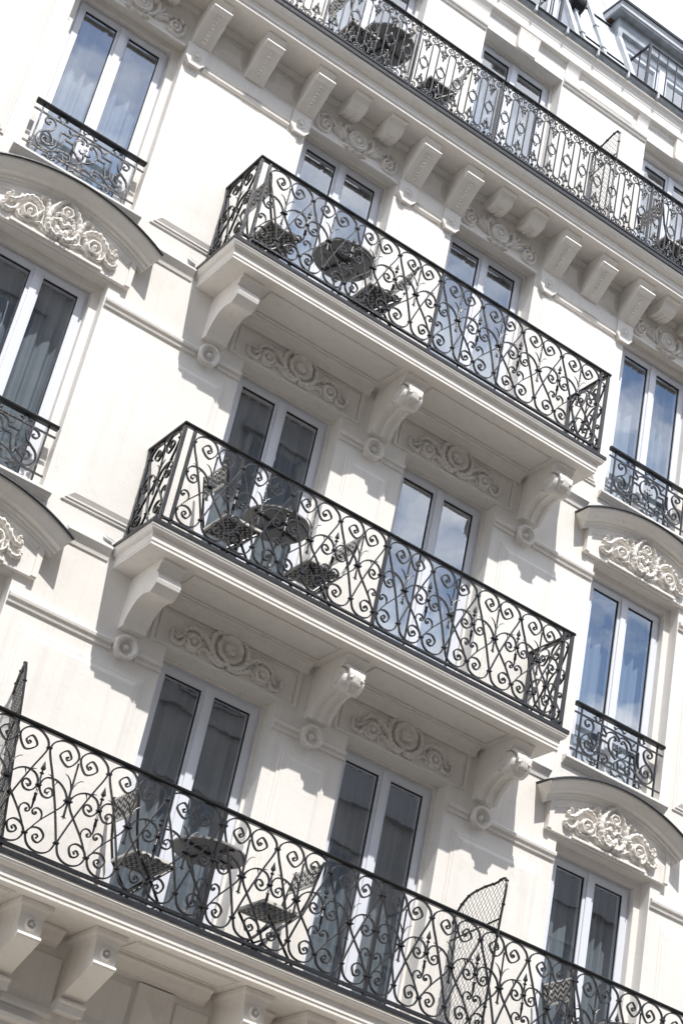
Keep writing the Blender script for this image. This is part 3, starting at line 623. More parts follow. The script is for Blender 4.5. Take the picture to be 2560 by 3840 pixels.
for a, c in ((-2.045, -1.625), (-1.41, -1.02), (-0.66, -0.33), (-0.10, 0.25), (-3.4, -2.25), (0.47, 1.48)):
    mb = MB(); mb.raised(a, c, -3.30, -2.96, 0.0, -0.02, 0.02); mb.raised(a + 0.05, c - 0.05, -3.25, -3.0, -0.02, -0.002, 0.025)
    mb.prism_x([(0.0, -3.42), (-0.05, -3.42), (-0.055, -3.40), (-0.02, -3.345), (0.0, -3.34)], a, c)
    part('frieze_panel', mb, ang=12)
mb = MB(); mb.box(-1.0, -0.68, -0.05, 0.001, -3.5, -2.93)                    # diamond-point block
mb.add([(-0.96, -0.05, -3.42), (-0.72, -0.05, -3.42), (-0.72, -0.05, -2.98), (-0.96, -0.05, -2.98), (-0.84, -0.12, -3.20)], [(0, 1, 4), (1, 2, 4), (2, 3, 4), (3, 0, 4)]); part('diamond_block', mb)
part('lower_cornice', MB().prism_x([(0.0, -3.62), (-0.06, -3.62), (-0.07, -3.60), (-0.05, -3.56), (-0.10, -3.53), (-0.11, -3.50), (0.0, -3.48)], XL, -1.72))
panel(-3.4, -1.75, -4.6, -3.72)

# ---------------------------------------------------------------- attic storey: piers, keystones, cornice, gutter
y4 = F4Y
for x0, x1 in ((-3.02, -1.63), (-0.50, 0.278), (1.41, 2.679), (-6.5, -4.18), (3.84, 5.09)):
    zc = 8.50
    part('pier_capital', MB().prism_x([(y4 + 0.001, zc - 0.03), (y4 - 0.016, zc - 0.03), (y4 - 0.022, zc - 0.018), (y4 - 0.022, zc + 0.004), (y4 - 0.038, zc + 0.010), (y4 - 0.044, zc + 0.034), (y4 - 0.032, zc + 0.046), (y4 + 0.001, zc + 0.060)], x0, x1))
    part('pier_panel', MB().raised(x0 + 0.10, x1 - 0.10, 6.6, 8.40, y4, y4 - 0.006, 0.006), ang=12)
    for a, b in ((x0, x0 + 0.185), (x1 - 0.165, x1)) if x1 - x0 > 1.0 else ((x0, x1),):
        part('pilaster_block', MB().prism_x([(y4 + 0.001, 8.562), (y4 - 0.020, 8.562), (y4 - 0.022, 8.70), (y4 - 0.030, 8.74), (y4 - 0.050, 8.775), (y4 - 0.064, 8.80), (y4 + 0.001, 8.801)], a, b))
    if x1 - x0 > 1.0: part('attic_panel', MB().raised(x0 + 0.24, x1 - 0.22, 8.585, 8.73, y4, y4 - 0.014, 0.02), ang=12)
for h in WIN4:
    xc = (h[0] + h[1]) / 2 - 0.01
    part('keystone', MB().loft([[(xc - a, y4 + 0.001, z), (xc + a, y4 + 0.001, z), (xc + a, y4 - d, z), (xc - a, y4 - d, z)] for a, d, z in ((0.09, 0.025, 8.50), (0.125, 0.042, 8.52), (0.14, 0.045, 8.58), (0.145, 0.048, 8.72), (0.148, 0.064, 8.80))]))
part('cornice', MB().prism_x([(y4 + 0.001, 8.745), (y4 - 0.006, 8.745), (y4 - 0.010, 8.755), (y4 - 0.016, 8.78), (y4 - 0.030, 8.802), (y4 - 0.066, 8.812), (y4 - 0.070, 8.82), (y4 - 0.074, 8.93), (y4 - 0.078, 8.934), (y4 - 0.084, 8.965), (y4 - 0.100, 9.005), (y4 - 0.128, 9.032), (y4 - 0.132, 9.045), (y4 + 0.1, 9.05)], XL, XR))
gy = y4 - 0.085; gz = 9.108
gut = MB(); gp = [(gy + 0.10, gz + 0.05)] + [(gy + 0.065 * math.cos(R(a)), gz + 0.012 + 0.055 * math.sin(R(a))) for a in range(0, -181, -20)] + [(gy - 0.075, gz + 0.022), (gy - 0.068, gz + 0.026), (gy - 0.058, gz + 0.016)] + [(gy + 0.056 * math.cos(R(a)), gz + 0.016 + 0.045 * math.sin(R(a))) for a in range(-160, 1, 20)]
gut.prism_x(gp, XL, XR); gt = part('gutter', gut, 'zincold')
part('gutter_bead', MB().tube([(XL, gy - 0.078, gz + 0.03), (XR, gy - 0.078, gz + 0.03)], 0.013, 8), 'lead', gt)
for i in range(-10, 16):
    x = 0.30 + i * 0.47
    part('gutter_clip', MB().box(x - 0.014, x + 0.014, gy - 0.09, gy - 0.055, gz - 0.05, gz + 0.046), 'zinc', gt)
# mansard of zinc sheets with batten seams
RY0, RZ0, SL = y4 - 0.11, 9.14, 0.40; RH = 2.6
def ry(z): return RY0 + SL * (z - RZ0)
DORM = [(0.06, 1.36), (2.31, 3.78)]
roof = part('mansard_roof', MB().add([(XL, ry(11.74), 11.74), (XR, ry(11.74), 11.74), (XR, ry(11.74) + 5, 12.6), (XL, ry(11.74) + 5, 12.6)], [(0, 1, 2, 3)]), 'zinc')
nrm = Vector((0, -1, SL)).normalized()
def strip(x0, x1, z0, z1, h, nm, m):
    part(nm, MB().loft([[(x0, ry(z), z), (x0 * 0.9 + x1 * 0.1, ry(z) + nrm.y * h, z + nrm.z * h), (x0 * 0.1 + x1 * 0.9, ry(z) + nrm.y * h, z + nrm.z * h), (x1, ry(z), z)] for z in (z0, z1)]), m, roof)
xs_ = [1.864 + i * 0.327 for i in range(-14, 18)]; edges = []
for a, b in DORM: edges += [a - 0.07, b + 0.07]
gaps = [(XL, edges[0]), (edges[1], edges[2]), (edges[3], XR)]
rnd = random.Random(11)
for g0, g1 in gaps:
    cuts = [g0] + [x for x in xs_ if g0 + 0.08 < x < g1 - 0.08] + [g1]
    for a, b in zip(cuts[:-1], cuts[1:]):
        zj = RZ0 + 0.30 + rnd.uniform(-0.05, 0.05); zz = [RZ0, zj, zj + 0.95, 11.74]
        for i in range(3):
            d = 0.004 * i; part('zinc_sheet', MB().add([(a, ry(zz[i]) - 0.006 + d, zz[i]), (b, ry(zz[i]) - 0.006 + d, zz[i]), (b, ry(zz[i + 1]) + 0.004 + d, zz[i + 1]), (a, ry(zz[i + 1]) + 0.004 + d, zz[i + 1])], [(0, 1, 2, 3)]), 'zinc', roof)
            if i: part('sheet_joint', MB().box(a + 0.03, b - 0.03, ry(zz[i]) - 0.014, ry(zz[i]) + 0.01, zz[i] - 0.004, zz[i] + 0.005), 'lead', roof)
    for x in cuts[1:-1]:
        strip(x - 0.022, x + 0.022, RZ0, 11.74, 0.036, 'batten', 'zinc')
        for z in (RZ0 + 0.24, RZ0 + 0.78, RZ0 + 1.5): part('batten_clip', MB().box(x - 0.030, x + 0.030, ry(z) - 0.046, ry(z), z + 0.006, z + 0.016), 'zincold', roof)
for a, b in DORM:
    part('zinc_sheet', MB().add([(a - 0.07, ry(10.6), 10.6), (b + 0.07, ry(10.6), 10.6), (b + 0.07, ry(11.74), 11.74), (a - 0.07, ry(11.74), 11.74)], [(0, 1, 2, 3)]), 'zinc', roof)

def dormer(x0, x1):
    yf = 0.25; zt_ = 10.24; zb_ = RZ0; zh = RZ0 + (yf - RY0) / SL      # zh: where the roof slope reaches the window plane
    ch = MB()
    for a, b in ((x0 - 0.07, x0), (x1, x1 + 0.07)):
        ch.prism_x([(yf, zh), (yf, zt_ + 0.22), (ry(zt_ + 0.22) + 0.1, zt_ + 0.22), (ry(zh) + 0.1, zh)], a, b)
    ch.box(x0 + 0.001, x1 - 0.001, yf + 0.0, yf + 0.5, zt_, zt_ + 0.219)
    d = part('dormer', ch, 'zincold')
    jb = MB()
    for a, b in ((x0 - 0.065, x0 - 0.001), (x1 + 0.001, x1 + 0.065)): jb.prism_x([(RY0 + 0.004, RZ0), (yf + 0.3, RZ0), (yf + 0.3, zt_), (yf + 0.005, zt_), (yf + 0.005, zh)], a, b)
    part('dormer_jamb', jb, 'pvc', d)
    part('dormer_sill', MB().box(x0, x1, RY0, yf + 0.3, RZ0 - 0.02, RZ0 + 0.03), 'zinc', d)
    yw = yf + 0.06; xm = (x0 + x1) / 2; mb = MB()
    for r_ in ((x0, x0 + 0.08), (x1 - 0.08, x1)): mb.box(r_[0], r_[1], yw, yw + 0.1, zb_ + 0.03, zt_)
    mb.box(x0 + 0.08, x1 - 0.08, yw, yw + 0.1, zt_ - 0.10, zt_ - 0.001); mb.box(xm - 0.05, xm + 0.05, yw - 0.01, yw + 0.1, zb_ + 0.03, zt_ - 0.10)
    for a, b in ((x0 + 0.08, xm - 0.05), (xm + 0.05, x1 - 0.08)):
        mb.box(a, a + 0.05, yw + 0.02, yw + 0.08, zb_ + 0.03, zt_ - 0.10); mb.box(b - 0.05, b, yw + 0.02, yw + 0.08, zb_ + 0.03, zt_ - 0.10); mb.box(a + 0.05, b - 0.05, yw + 0.02, yw + 0.08, zt_ - 0.16, zt_ - 0.10)
    part('dormer_window', mb, 'pvc', d)
    for a, b in ((x0 + 0.13, xm - 0.10), (xm + 0.10, x1 - 0.13)):
        part('pane', MB().add([(a, yw + 0.05, zb_), (b, yw + 0.05, zb_), (b, yw + 0.05, zt_ - 0.16), (a, yw + 0.05, zt_ - 0.16)], [(0, 1, 2, 3)]), 'glass', d)
        part('blind', MB().box(a, b, yw + 0.20, yw + 0.21, zb_, zt_ - 0.18), 'curtain', d)
    part('dormer_soffit', MB().box(x0 - 0.15, x1 + 0.15, yf - 0.10, yf + 0.8, zt_ + 0.222, zt_ + 0.24), 'zincold', d)
    part('rusty_soffit_end', MB().box(x0 - 0.145, x0 - 0.075, yf + 0.10, yf + 0.6, zt_ + 0.212, zt_ + 0.221), 'wood', d)
    part('dormer_eave', MB().prism_x([(yf + 1.0, zt_ + 0.241), (yf - 0.105, zt_ + 0.241), (yf - 0.115, zt_ + 0.25), (yf - 0.115, zt_ + 0.30), (yf - 0.13, zt_ + 0.325), (yf - 0.13, zt_ + 0.335), (yf + 1.0, zt_ + 0.41)], x0 - 0.16, x1 + 0.16), 'zinc', d)
    part('dormer_capping', MB().prism_x([(yf - 0.145, zt_ + 0.336), (yf - 0.15, zt_ + 0.37), (yf + 1.0, zt_ + 0.45), (yf + 1.0, zt_ + 0.42)], x0 - 0.17, x1 + 0.17), 'lead', d)
    for x in (x0 - 0.04, x1 + 0.04):
        part('cheek_batten', MB().loft([[(x - 0.04, ry(z), z), (x - 0.03, ry(z) + nrm.y * 0.05, z + nrm.z * 0.05), (x + 0.03, ry(z) + nrm.y * 0.05, z + nrm.z * 0.05), (x + 0.04, ry(z), z)] for z in (RZ0, zh + 0.05)]), 'zinc', d)
    return d
for a, b in DORM: dormer(a, b)
vent = MB(); vc = (1.42, 0.60, 10.02)                            # round louvred roof vent
vent.lathe((0, 0, 0), [(0.0, -0.14), (0.15, -0.14), (0.17, -0.12), (0.17, 0.12), (0.15, 0.14), (0.0, 0.14)], 24, axis='x')
for i in range(6): vent.lathe((0, 0, 0), [(0.172, -0.11 + i * 0.04), (0.182, -0.105 + i * 0.04), (0.182, -0.09 + i * 0.04), (0.172, -0.085 + i * 0.04)], 24, axis='x')
vent.v = [(x * 0.8 + 1.53, y * 0.8 + 0.24, z * 0.8 + 10.10) for x, y, z in vent.v]
part('roof_vent', vent, 'lead', roof)

# ================================================================== IRONWORK
BAR1 = [(0.160, 0.778), (0.146, 0.770), (0.162, 0.752), (0.186, 0.780), (0.145, 0.823), (0.096, 0.765), (0.178, 0.706), (0.243, 0.800), (0.192, 0.876), (0.100, 0.884), (0.030, 0.842), (0.010, 0.786), (0.028, 0.720), (0.084, 0.595), (0.167, 0.385), (0.236, 0.180), (0.244, 0.134), (0.218, 0.062), (0.168, 0.024), (0.100, 0.018), (0.042, 0.046), (0.012, 0.100), (0.016, 0.140), (0.052, 0.178), (0.108, 0.184), (0.146, 0.143), (0.120, 0.086), (0.082, 0.090), (0.066, 0.118), (0.088, 0.138), (0.106, 0.124), (0.094, 0.112)]
BAR2 = [(0.010, 0.118), (0.034, 0.168), (0.088, 0.250), (0.181, 0.360), (0.222, 0.414), (0.237, 0.460), (0.222, 0.508), (0.184, 0.548), (0.141, 0.571), (0.095, 0.577), (0.047, 0.564), (0.019, 0.532), (0.011, 0.492), (0.022, 0.455), (0.054, 0.424), (0.095, 0.424), (0.122, 0.454), (0.112, 0.490), (0.084, 0.497), (0.060, 0.477), (0.064, 0.455), (0.080, 0.458)]
HEART = [(0.085, 0.245), (0.090, 0.284), (0.070, 0.317), (0.036, 0.322), (0.012, 0.298), (0.019, 0.275), (0.038, 0.272), (0.044, 0.288), (0.034, 0.292)]
BW, BD = 0.0112, 0.019
def endtaper(a): return lambda t: min(1.0, 0.62 + 0.38 * min(t, 1 - t) / a)
def knob(mb, x, z, r): mb.lathe((x, 0, z), [(0.001, -r), (r * 0.8, -r * 0.75), (r, 0), (r * 0.8, r * 0.75), (0.001, r)], 8, axis='y')
IR = {}
for s, f in (('R', lambda p: p), ('L', mir)):
    mb = MB(); mb.flat(f(cat(BAR1, 5)), BW, BD, taper=endtaper(0.12)); e = f([(0.160, 0.776), (0.097, 0.114)])
    for x, z in e: knob(mb, x, z, 0.0095)
    IR['bar1' + s] = mb.mesh('scroll_bar', 'iron')
    mb = MB(); mb.flat(f(cat(BAR2, 5)), BW, BD * 0.95, taper=endtaper(0.15))
    x, z = f([(0.080, 0.458)])[0]
    knob(mb, x, z, 0.009); mb.tube([(x, 0, z), (x + 0.014, -0.004, z + 0.018)], [0.009, 0.002], 5); mb.tube([(x, 0, z), (x - 0.02, -0.004, z + 0.004)], [0.009, 0.002], 5); mb.tube([(x, 0, z), (x + 0.004, -0.004, z - 0.018)], [0.008, 0.002], 5)
    for a, b in (((0.098, 0.577), (0.045, 0.595)), ((0.135, 0.572), (0.118, 0.530))):   # thorns where the bars cross
        a, b = f([a])[0], f([b])[0]; mb.tube([(a[0], -0.004, a[1]), ((a[0] + b[0]) / 2, -0.006, (a[1] + b[1]) / 2 + 0.004), (b[0], -0.004, b[1])], [0.0065, 0.005, 0.0015], 5)
    IR['bar2' + s] = mb.mesh('crossing_scroll', 'iron')
    mb = MB(); mb.flat(f(cat(HEART, 5)), BW * 0.9, BD * 0.9, taper=endtaper(0.2)); x, z = f([(0.036, 0.290)])[0]; knob(mb, x, z, 0.009)
    IR['heart' + s] = mb.mesh('heart_scroll', 'iron')
def band_mesh(w_, h=0.020, d=0.034):
    mb = MB(); mb.box(-w_ / 2, w_ / 2, -d / 2, d / 2, -h / 2, h / 2); mb.box(-w_ / 2 - 0.003, w_ / 2 + 0.003, -d / 2 - 0.003, d / 2 + 0.003, -h / 4, h / 4); return mb.mesh('collar', 'iron')
IR['collar'] = band_mesh(0.034, 0.017, 0.030); IR['collarmid'] = band_mesh(0.056, 0.016, 0.036); IR['collarend'] = band_mesh(0.026)
mb = MB()
mb.lathe((0, 0, 0), [(0.001, 0.298), (0.0065, 0.31), (0.011, 0.362)], 8, axis='z')
for i in range(6): z = 0.364 + i * 0.009; mb.lathe((0, 0, z), [(0.009, 0), (0.0155 - 0.0006 * i, 0.0035), (0.009, 0.007)], 8, axis='z')
mb.lathe((0, 0, 0), [(0.014, 0.414), (0.0155, 0.42), (0.008, 0.43), (0.0085, 0.55), (0.007, 0.572), (0.017, 0.578), (0.018, 0.584), (0.008, 0.590), (0.0075, 0.602)], 8, axis='z')
mb.loft([[(-a, -a * 0.6, z), (a, -a * 0.6, z), (a, a * 0.6, z), (-a, a * 0.6, z)] for a, z in ((0.006, 0.602), (0.016, 0.612), (0.017, 0.620), (0.001, 0.680))])
IR['spear'] = mb.mesh('spear', 'iron')
mb = MB(); n = 30
mb.tube([(0, 0, 0.765 - 0.150 * i / n) for i in range(n + 1)], [0.0088 for i in range(n + 1)], 4, twist=0.62)
mb.tube([(0, 0, 0.615), (0, 0, 0.56), (0, 0, 0.46), (0, 0, 0.36), (0, 0, 0.345)], [0.0085, 0.0095, 0.0095, 0.0095, 0.009], 6)
for s in (-1, 1): mb.tube([(0, 0, 0.545), (s * 0.012, 0, 0.585), (s * 0.028, 0, 0.618), (s * 0.052, 0, 0.642), (s * 0.078, 0, 0.651)], [0.006, 0.0068, 0.006, 0.005, 0.002], 6)
mb.tube([(0, 0, 0.352), (0, -0.002, 0.318)], [0.011, 0.003], 6)
for s in (-1, 1): mb.tube([(0, 0, 0.342), (s * 0.020, 0, 0.332)], [0.008, 0.003], 5)
for s in (-1, 1): mb.tube([(s * 0.012, -0.004, 0.50), (s * 0.016, -0.006, 0.48), (s * 0.018, -0.004, 0.43)], [0.004, 0.007, 0.003], 5)
IR['twist'] = mb.mesh('twisted_bar', 'iron')

def railing_run(root, org, rz, clines, posts, z0, W):
    """clines: positions of the spear lines along the run, posts: the ones carried by a post"""
    cs, sn = math.cos(rz), math.sin(rz); base = root.location
    def at(u, z): return Vector((org[0] + u * cs, org[1] + u * sn, z)) - base
    def add(nm, me, u, z=None):
        o = put(nm, IR[me], root, at(u, z0 if z is None else z), rz); return o
    sx = W / 0.503
    for i, c in enumerate(clines):
        isp = any(abs(c - p) < 0.02 for p in posts)
        for s, nb in (('R', i < len(clines) - 1), ('L', i > 0)):
            if not nb: continue
            d = (0.0 if not isp else (0.012 if s == 'R' else -0.012))
            for nm, me in (('scroll_bar', 'bar1'), ('crossing_scroll', 'bar2'), ('heart_scroll', 'heart')):
                o = add(nm, me + s, c + d); o.scale = (sx * (0.955 if isp else 1.0), 1, 1)
            if isp:
                for z in (0.786, 0.490, 0.118): add('collar', 'collarend', c + (0.018 if s == 'R' else -0.018), z0 + z)
        if not isp:
            add('spear', 'spear', c)
            for z in (0.786, 0.490, 0.118): add('collar', 'collar', c, z0 + z)
        if i < len(clines) - 1:
            b = (c + clines[i + 1]) / 2; add('twisted_bar', 'twist', b); add('collar', 'collar', b, z0 + 0.134); add('collar', 'collarmid', b, z0 + 0.462)
def bar(root, nm, p0, p1, w_, h, m='iron'):
    """rectangular bar between two world points, running level or upright"""
    a, b = Vector(p0), Vector(p1); d = (b - a); L = d.length; mb = MB()
    if abs(d.z) > 0.9 * L: mb.box(-w_ / 2, w_ / 2, -h / 2, h / 2, 0, L); o = put(nm, (mb, m), root, a - root.location)
    else: mb.box(0, L, -w_ / 2, w_ / 2, -h / 2, h / 2); o = put(nm, (mb, m), root, a - root.location, math.atan2(d.y, d.x))
    return o
def handrail(root, p0, p1, z):
    a, b = Vector((*p0, z)), Vector((*p1, z)); d = b - a; L = d.length
    mb = MB(); mb.prism_x([(-0.024, 0.0), (-0.026, 0.006), (-0.026, 0.016), (-0.018, 0.024), (0.018, 0.024), (0.026, 0.016), (0.026, 0.006), (0.024, 0.0)], -0.02, L + 0.02)
    put('handrail', (mb, 'black'), root, a - root.location, math.atan2(d.y, d.x))
    put('top_bar', (MB().box(0, L, -0.016, 0.016, -0.010, -0.001), 'iron'), root, a - root.location, math.atan2(d.y, d.x))

RYF = -0.645; XE = 2.124; XP = 2.03
def short_railing(zd, label):
    z0 = zd + 0.055
    root = thing('balcony_railing', label, 'railing', (0, RYF, zd), 'scrolled iron balcony railings')
    W = XP / 4
    cl = [-XP + W * i for i in range(9)]
    railing_run(root, (0, RYF), 0.0, cl, [-XP, 0.0, XP], z0, W)
    zt = z0 + 0.902
    handrail(root, (-XE, RYF), (XE, RYF), zt)
    put('bottom_rail', (MB().box(-XE, XE, -0.015, 0.015, -0.010, 0.008), 'iron'), root, (0, 0, z0 - 0.004 - zd))
    for x in (-XE, -XP, 0.0, XP, XE): bar(root, 'post', (x, RYF, zd), (x, RYF, zt), 0.026 if abs(x) < 2.1 else 0.030, 0.03)
    for s in (-1, 1):
        x = s * XE
        handrail(root, (x, RYF), (x, -0.01), zt)
        put('bottom_rail', (MB().box(-0.015, 0.015, 0.0, -RYF - 0.03, -0.006, 0.006), 'iron'), root, (x, 0, z0 + 0.008 - zd))
        bar(root, 'post', (x, -0.07, zd), (x, -0.07, zt), 0.026, 0.03)
        c0, c1 = RYF + 0.02, -0.08
        railing_run(root, (x, 0), R(90), [c0, c1], [c0, c1], z0, c1 - c0 - 0.02)
    return root
short_railing(0.41, 'black scrolled iron railing of the lower of the two short balconies')
short_railing(3.43, 'black scrolled iron railing of the short balcony just beneath the top cornice brackets')

def long_railing(zd):
    z0 = zd + 0.052; zt = z0 + 0.902; W = 0.51
    root = thing('balcony_railing', 'black scrolled iron railing running the full width at the bottom', 'railing', (0, RYF, zd), 'scrolled iron balcony railings')
    cl = [0.599 + W * i for i in range(-8, 10)]
    posts = [0.599 + W * i for i in (-7, -3, 0, 4, 8)]
    railing_run(root, (0, RYF), 0.0, cl, posts, z0, W)
    handrail(root, (cl[0], RYF), (cl[-1], RYF), zt)
    put('bottom_rail', (MB().box(cl[0], cl[-1], -0.016, 0.016, -0.016, 0.010), 'iron'), root, (0, 0, z0 - 0.008 - zd))
    for p in posts: bar(root, 'post', (p, RYF, zd), (p, RYF, zt), 0.028, 0.03)
long_railing(-2.595)

# ---- top railing: arched slots, rings and grape clusters
U = {}
def vol(f):
    return f(cat([(0.006, 0.770), (0.018, 0.800), (0.044, 0.820), (0.075, 0.824), (0.098, 0.802), (0.098, 0.766), (0.076, 0.744), (0.050, 0.752), (0.044, 0.778), (0.060, 0.796), (0.078, 0.786), (0.072, 0.770)], 4))
def small(f): return f(cat([(0.004, 0.745), (0.010, 0.712), (0.028, 0.700), (0.046, 0.694), (0.044, 0.676), (0.030, 0.678)], 4))
ZF = 0.803
def flipz(p): return [(x, ZF - z) for x, z in p]
for s, f in (('R', lambda p: p), ('L', mir)):
    for v, g in (('T', lambda p: p), ('B', flipz)):
        mb = MB(); mb.flat(g(vol(f)), 0.0085, 0.012, taper=endtaper(0.2)); mb.flat(g(small(f)), 0.0085, 0.012); x, z = g(f([(0.034, 0.684)]))[0]; knob(mb, x, z, 0.009); x, z = g(f([(0.072, 0.776)]))[0]; knob(mb, x, z, 0.008)
        U['vol' + s + v] = mb.mesh('volute', 'iron')
def grape(top=True):
    mb = MB(); rnd = random.Random(3 if top else 5); sg = 1 if top else -1
    o = 0.0 if top else ZF
    zc = lambda z: z if top else ZF - z
    mb.tube([(0, 0, zc(0.775)), (0, 0, zc(0.735)), (0, 0, zc(0.70))], [0.010, 0.006, 0.012], 6)
    mb.box(-0.015, 0.015, -0.012, 0.012, min(zc(0.766), zc(0.780)), max(zc(0.766), zc(0.780)))
    for i in range(9):
        t = i / 8; z = 0.690 - 0.105 * t; wv = 0.026 * (1 - t) ** 0.8 + 0.004
        for j in range(2 if t < 0.75 else 1):
            x = (j - 0.5) * 2 * wv * rnd.uniform(0.5, 1.0) if t < 0.75 else 0
            mb.lathe((x, 0, zc(z)), [(0.002, -0.012), (0.010, -0.007), (0.0115, 0), (0.010, 0.007), (0.002, 0.012)], 6, axis='y')
    for s in (-1, 1):
        mb.tube([(s * 0.010, 0, zc(0.690)), (s * 0.032, -0.003, zc(0.676)), (s * 0.036, 0, zc(0.655))], [0.006, 0.008, 0.002], 5)
        mb.tube([(s * 0.006, 0, zc(0.625)), (s * 0.024, -0.003, zc(0.628)), (s * 0.028, 0, zc(0.610))], [0.005, 0.007, 0.002], 5)
    mb.tube([(0, 0, zc(0.590)), (0, 0, zc(0.572)), (0, 0, zc(0.552))], [0.004, 0.009, 0.002], 6)
    return mb.mesh('grape_cluster', 'iron')
U['grapeT'] = grape(True); U['grapeB'] = grape(False)
mb = MB(); mb.flat([(0.049 * math.cos(2 * math.pi * i / 24), 0.391 + 0.061 * math.sin(2 * math.pi * i / 24)) for i in range(24)], 0.010, 0.014, closed=True)
for s, z in ((1, 0.455), (-1, 0.327)):
    mb.tube([(0, 0, z), (0, 0, z + s * 0.024), (0, 0, z + s * 0.046)], [0.006, 0.009, 0.002], 6)
    for q in (-1, 1): mb.tube([(0, 0, z + s * 0.012), (q * 0.020, 0, z + s * 0.022), (q * 0.022, 0, z + s * 0.010)], [0.005, 0.007, 0.002], 5)
U['ring'] = mb.mesh('ring', 'iron')
def slot(hw):
    mb = MB(); pts = [(-hw, 0.10 + 0.59 * i / 6) for i in range(7)]
    pts += [(-hw * math.cos(R(a)), 0.69 + 0.040 * math.sin(R(a))) for a in range(20, 161, 20)]
    pts += [(hw, 0.69 - 0.59 * i / 6) for i in range(7)] + [(hw * math.cos(R(a)), 0.10 - 0.040 * math.sin(R(a))) for a in range(20, 161, 20)]
    mb.flat(pts, 0.0108, 0.015, closed=True)
    for z in (0.735, 0.055): knob(mb, 0, z, 0.010)
    return mb.mesh('arched_bar', 'iron')
U['slot'] = slot(0.0425)
mb = MB(); mb.box(-0.0048, 0.0048, -0.007, 0.007, 0.10, 0.69); U['upright'] = mb.mesh('upright', 'iron')
def top_railing():
    y, zd = -0.455, 6.45; z0 = 6.538; zt = z0 + 0.845
    root = thing('balcony_railing', 'delicate black railing with rings, arches and grape clusters on the top long balcony', 'railing', (0, y, zd))
    posts = [-2.905, -1.82, -0.736, 0.348, 2.519, 4.69]
    for a, b in zip(posts[:-1], posts[1:]):
        n = round((b - a) / 0.2168); w_ = (b - a) / n
        for i in range(n):
            c = a + w_ * (i + 0.5); L = (c, 0, z0 - zd)
            for nm, k_ in (('volute', 'volRT'), ('volute', 'volLT'), ('volute', 'volRB'), ('volute', 'volLB'), ('grape_cluster', 'grapeT'), ('grape_cluster', 'grapeB'), ('ring', 'ring')): put(nm, U[k_], root, L)
            if i < n - 1: put('arched_bar', U['slot'], root, (c + w_ / 2, 0, z0 - zd))
            if i == 0: put('upright', U['upright'], root, (c - w_ / 2 + 0.0425, 0, z0 - zd))
            if i == n - 1: put('upright', U['upright'], root, (c + w_ / 2 - 0.0425, 0, z0 - zd))
    handrail(root, (posts[0], y), (posts[-1], y), zt)
    put('bottom_rail', (MB().box(posts[0], posts[-1], -0.018, 0.018, -0.035, -0.012), 'black'), root, (0, 0, z0 - zd))
    for p in posts: bar(root, 'post', (p, y, zd), (p, y, zt), 0.020, 0.03)
top_railing()

# ---- window guards
G = {'s': [(-0.408, 0.317), (-0.392, 0.312), (-0.400, 0.290), (-0.435, 0.295), (-0.448, 0.333), (-0.415, 0.362), (-0.365, 0.358), (-0.338, 0.305), (-0.360, 0.245), (-0.404, 0.210), (-0.460, 0.165), (-0.478, 0.095), (-0.448, 0.038), (-0.404, 0.012), (-0.341, 0.012), (-0.279, 0.048), (-0.223, 0.083), (-0.168, 0.094), (-0.130, 0.074), (-0.126, 0.034), (-0.150, 0.010), (-0.184, 0.012), (-0.190, 0.040), (-0.169, 0.054), (-0.154, 0.044)],
     'spiral': [(-0.404, 0.210), (-0.352, 0.182), (-0.322, 0.135), (-0.335, 0.092), (-0.374, 0.068), (-0.415, 0.080), (-0.420, 0.122), (-0.398, 0.142), (-0.374, 0.130), (-0.372, 0.108), (-0.390, 0.108)],
     'keyo': [(-0.345, 0.080), (-0.310, 0.100), (-0.288, 0.140), (-0.276, 0.205), (-0.275, 0.282)],
     'circ': [(-0.078, 0.141), (-0.114, 0.163), (-0.134, 0.220), (-0.122, 0.280), (-0.080, 0.322), (-0.050, 0.308), (-0.050, 0.290), (-0.070, 0.292)],
     'arch': [(-0.178, 0.282), (-0.172, 0.315), (-0.135, 0.346), (-0.075, 0.358), (-0.022, 0.335), (-0.004, 0.300)], 'curl': [(-0.172, 0.315), (-0.200, 0.332), (-0.214, 0.362)],
     'keyi': [(-0.262, 0.075), (-0.238, 0.145), (-0.222, 0.228)], 'base': [(-0.122, 0.035), (-0.040, 0.038)]}
GM = {}
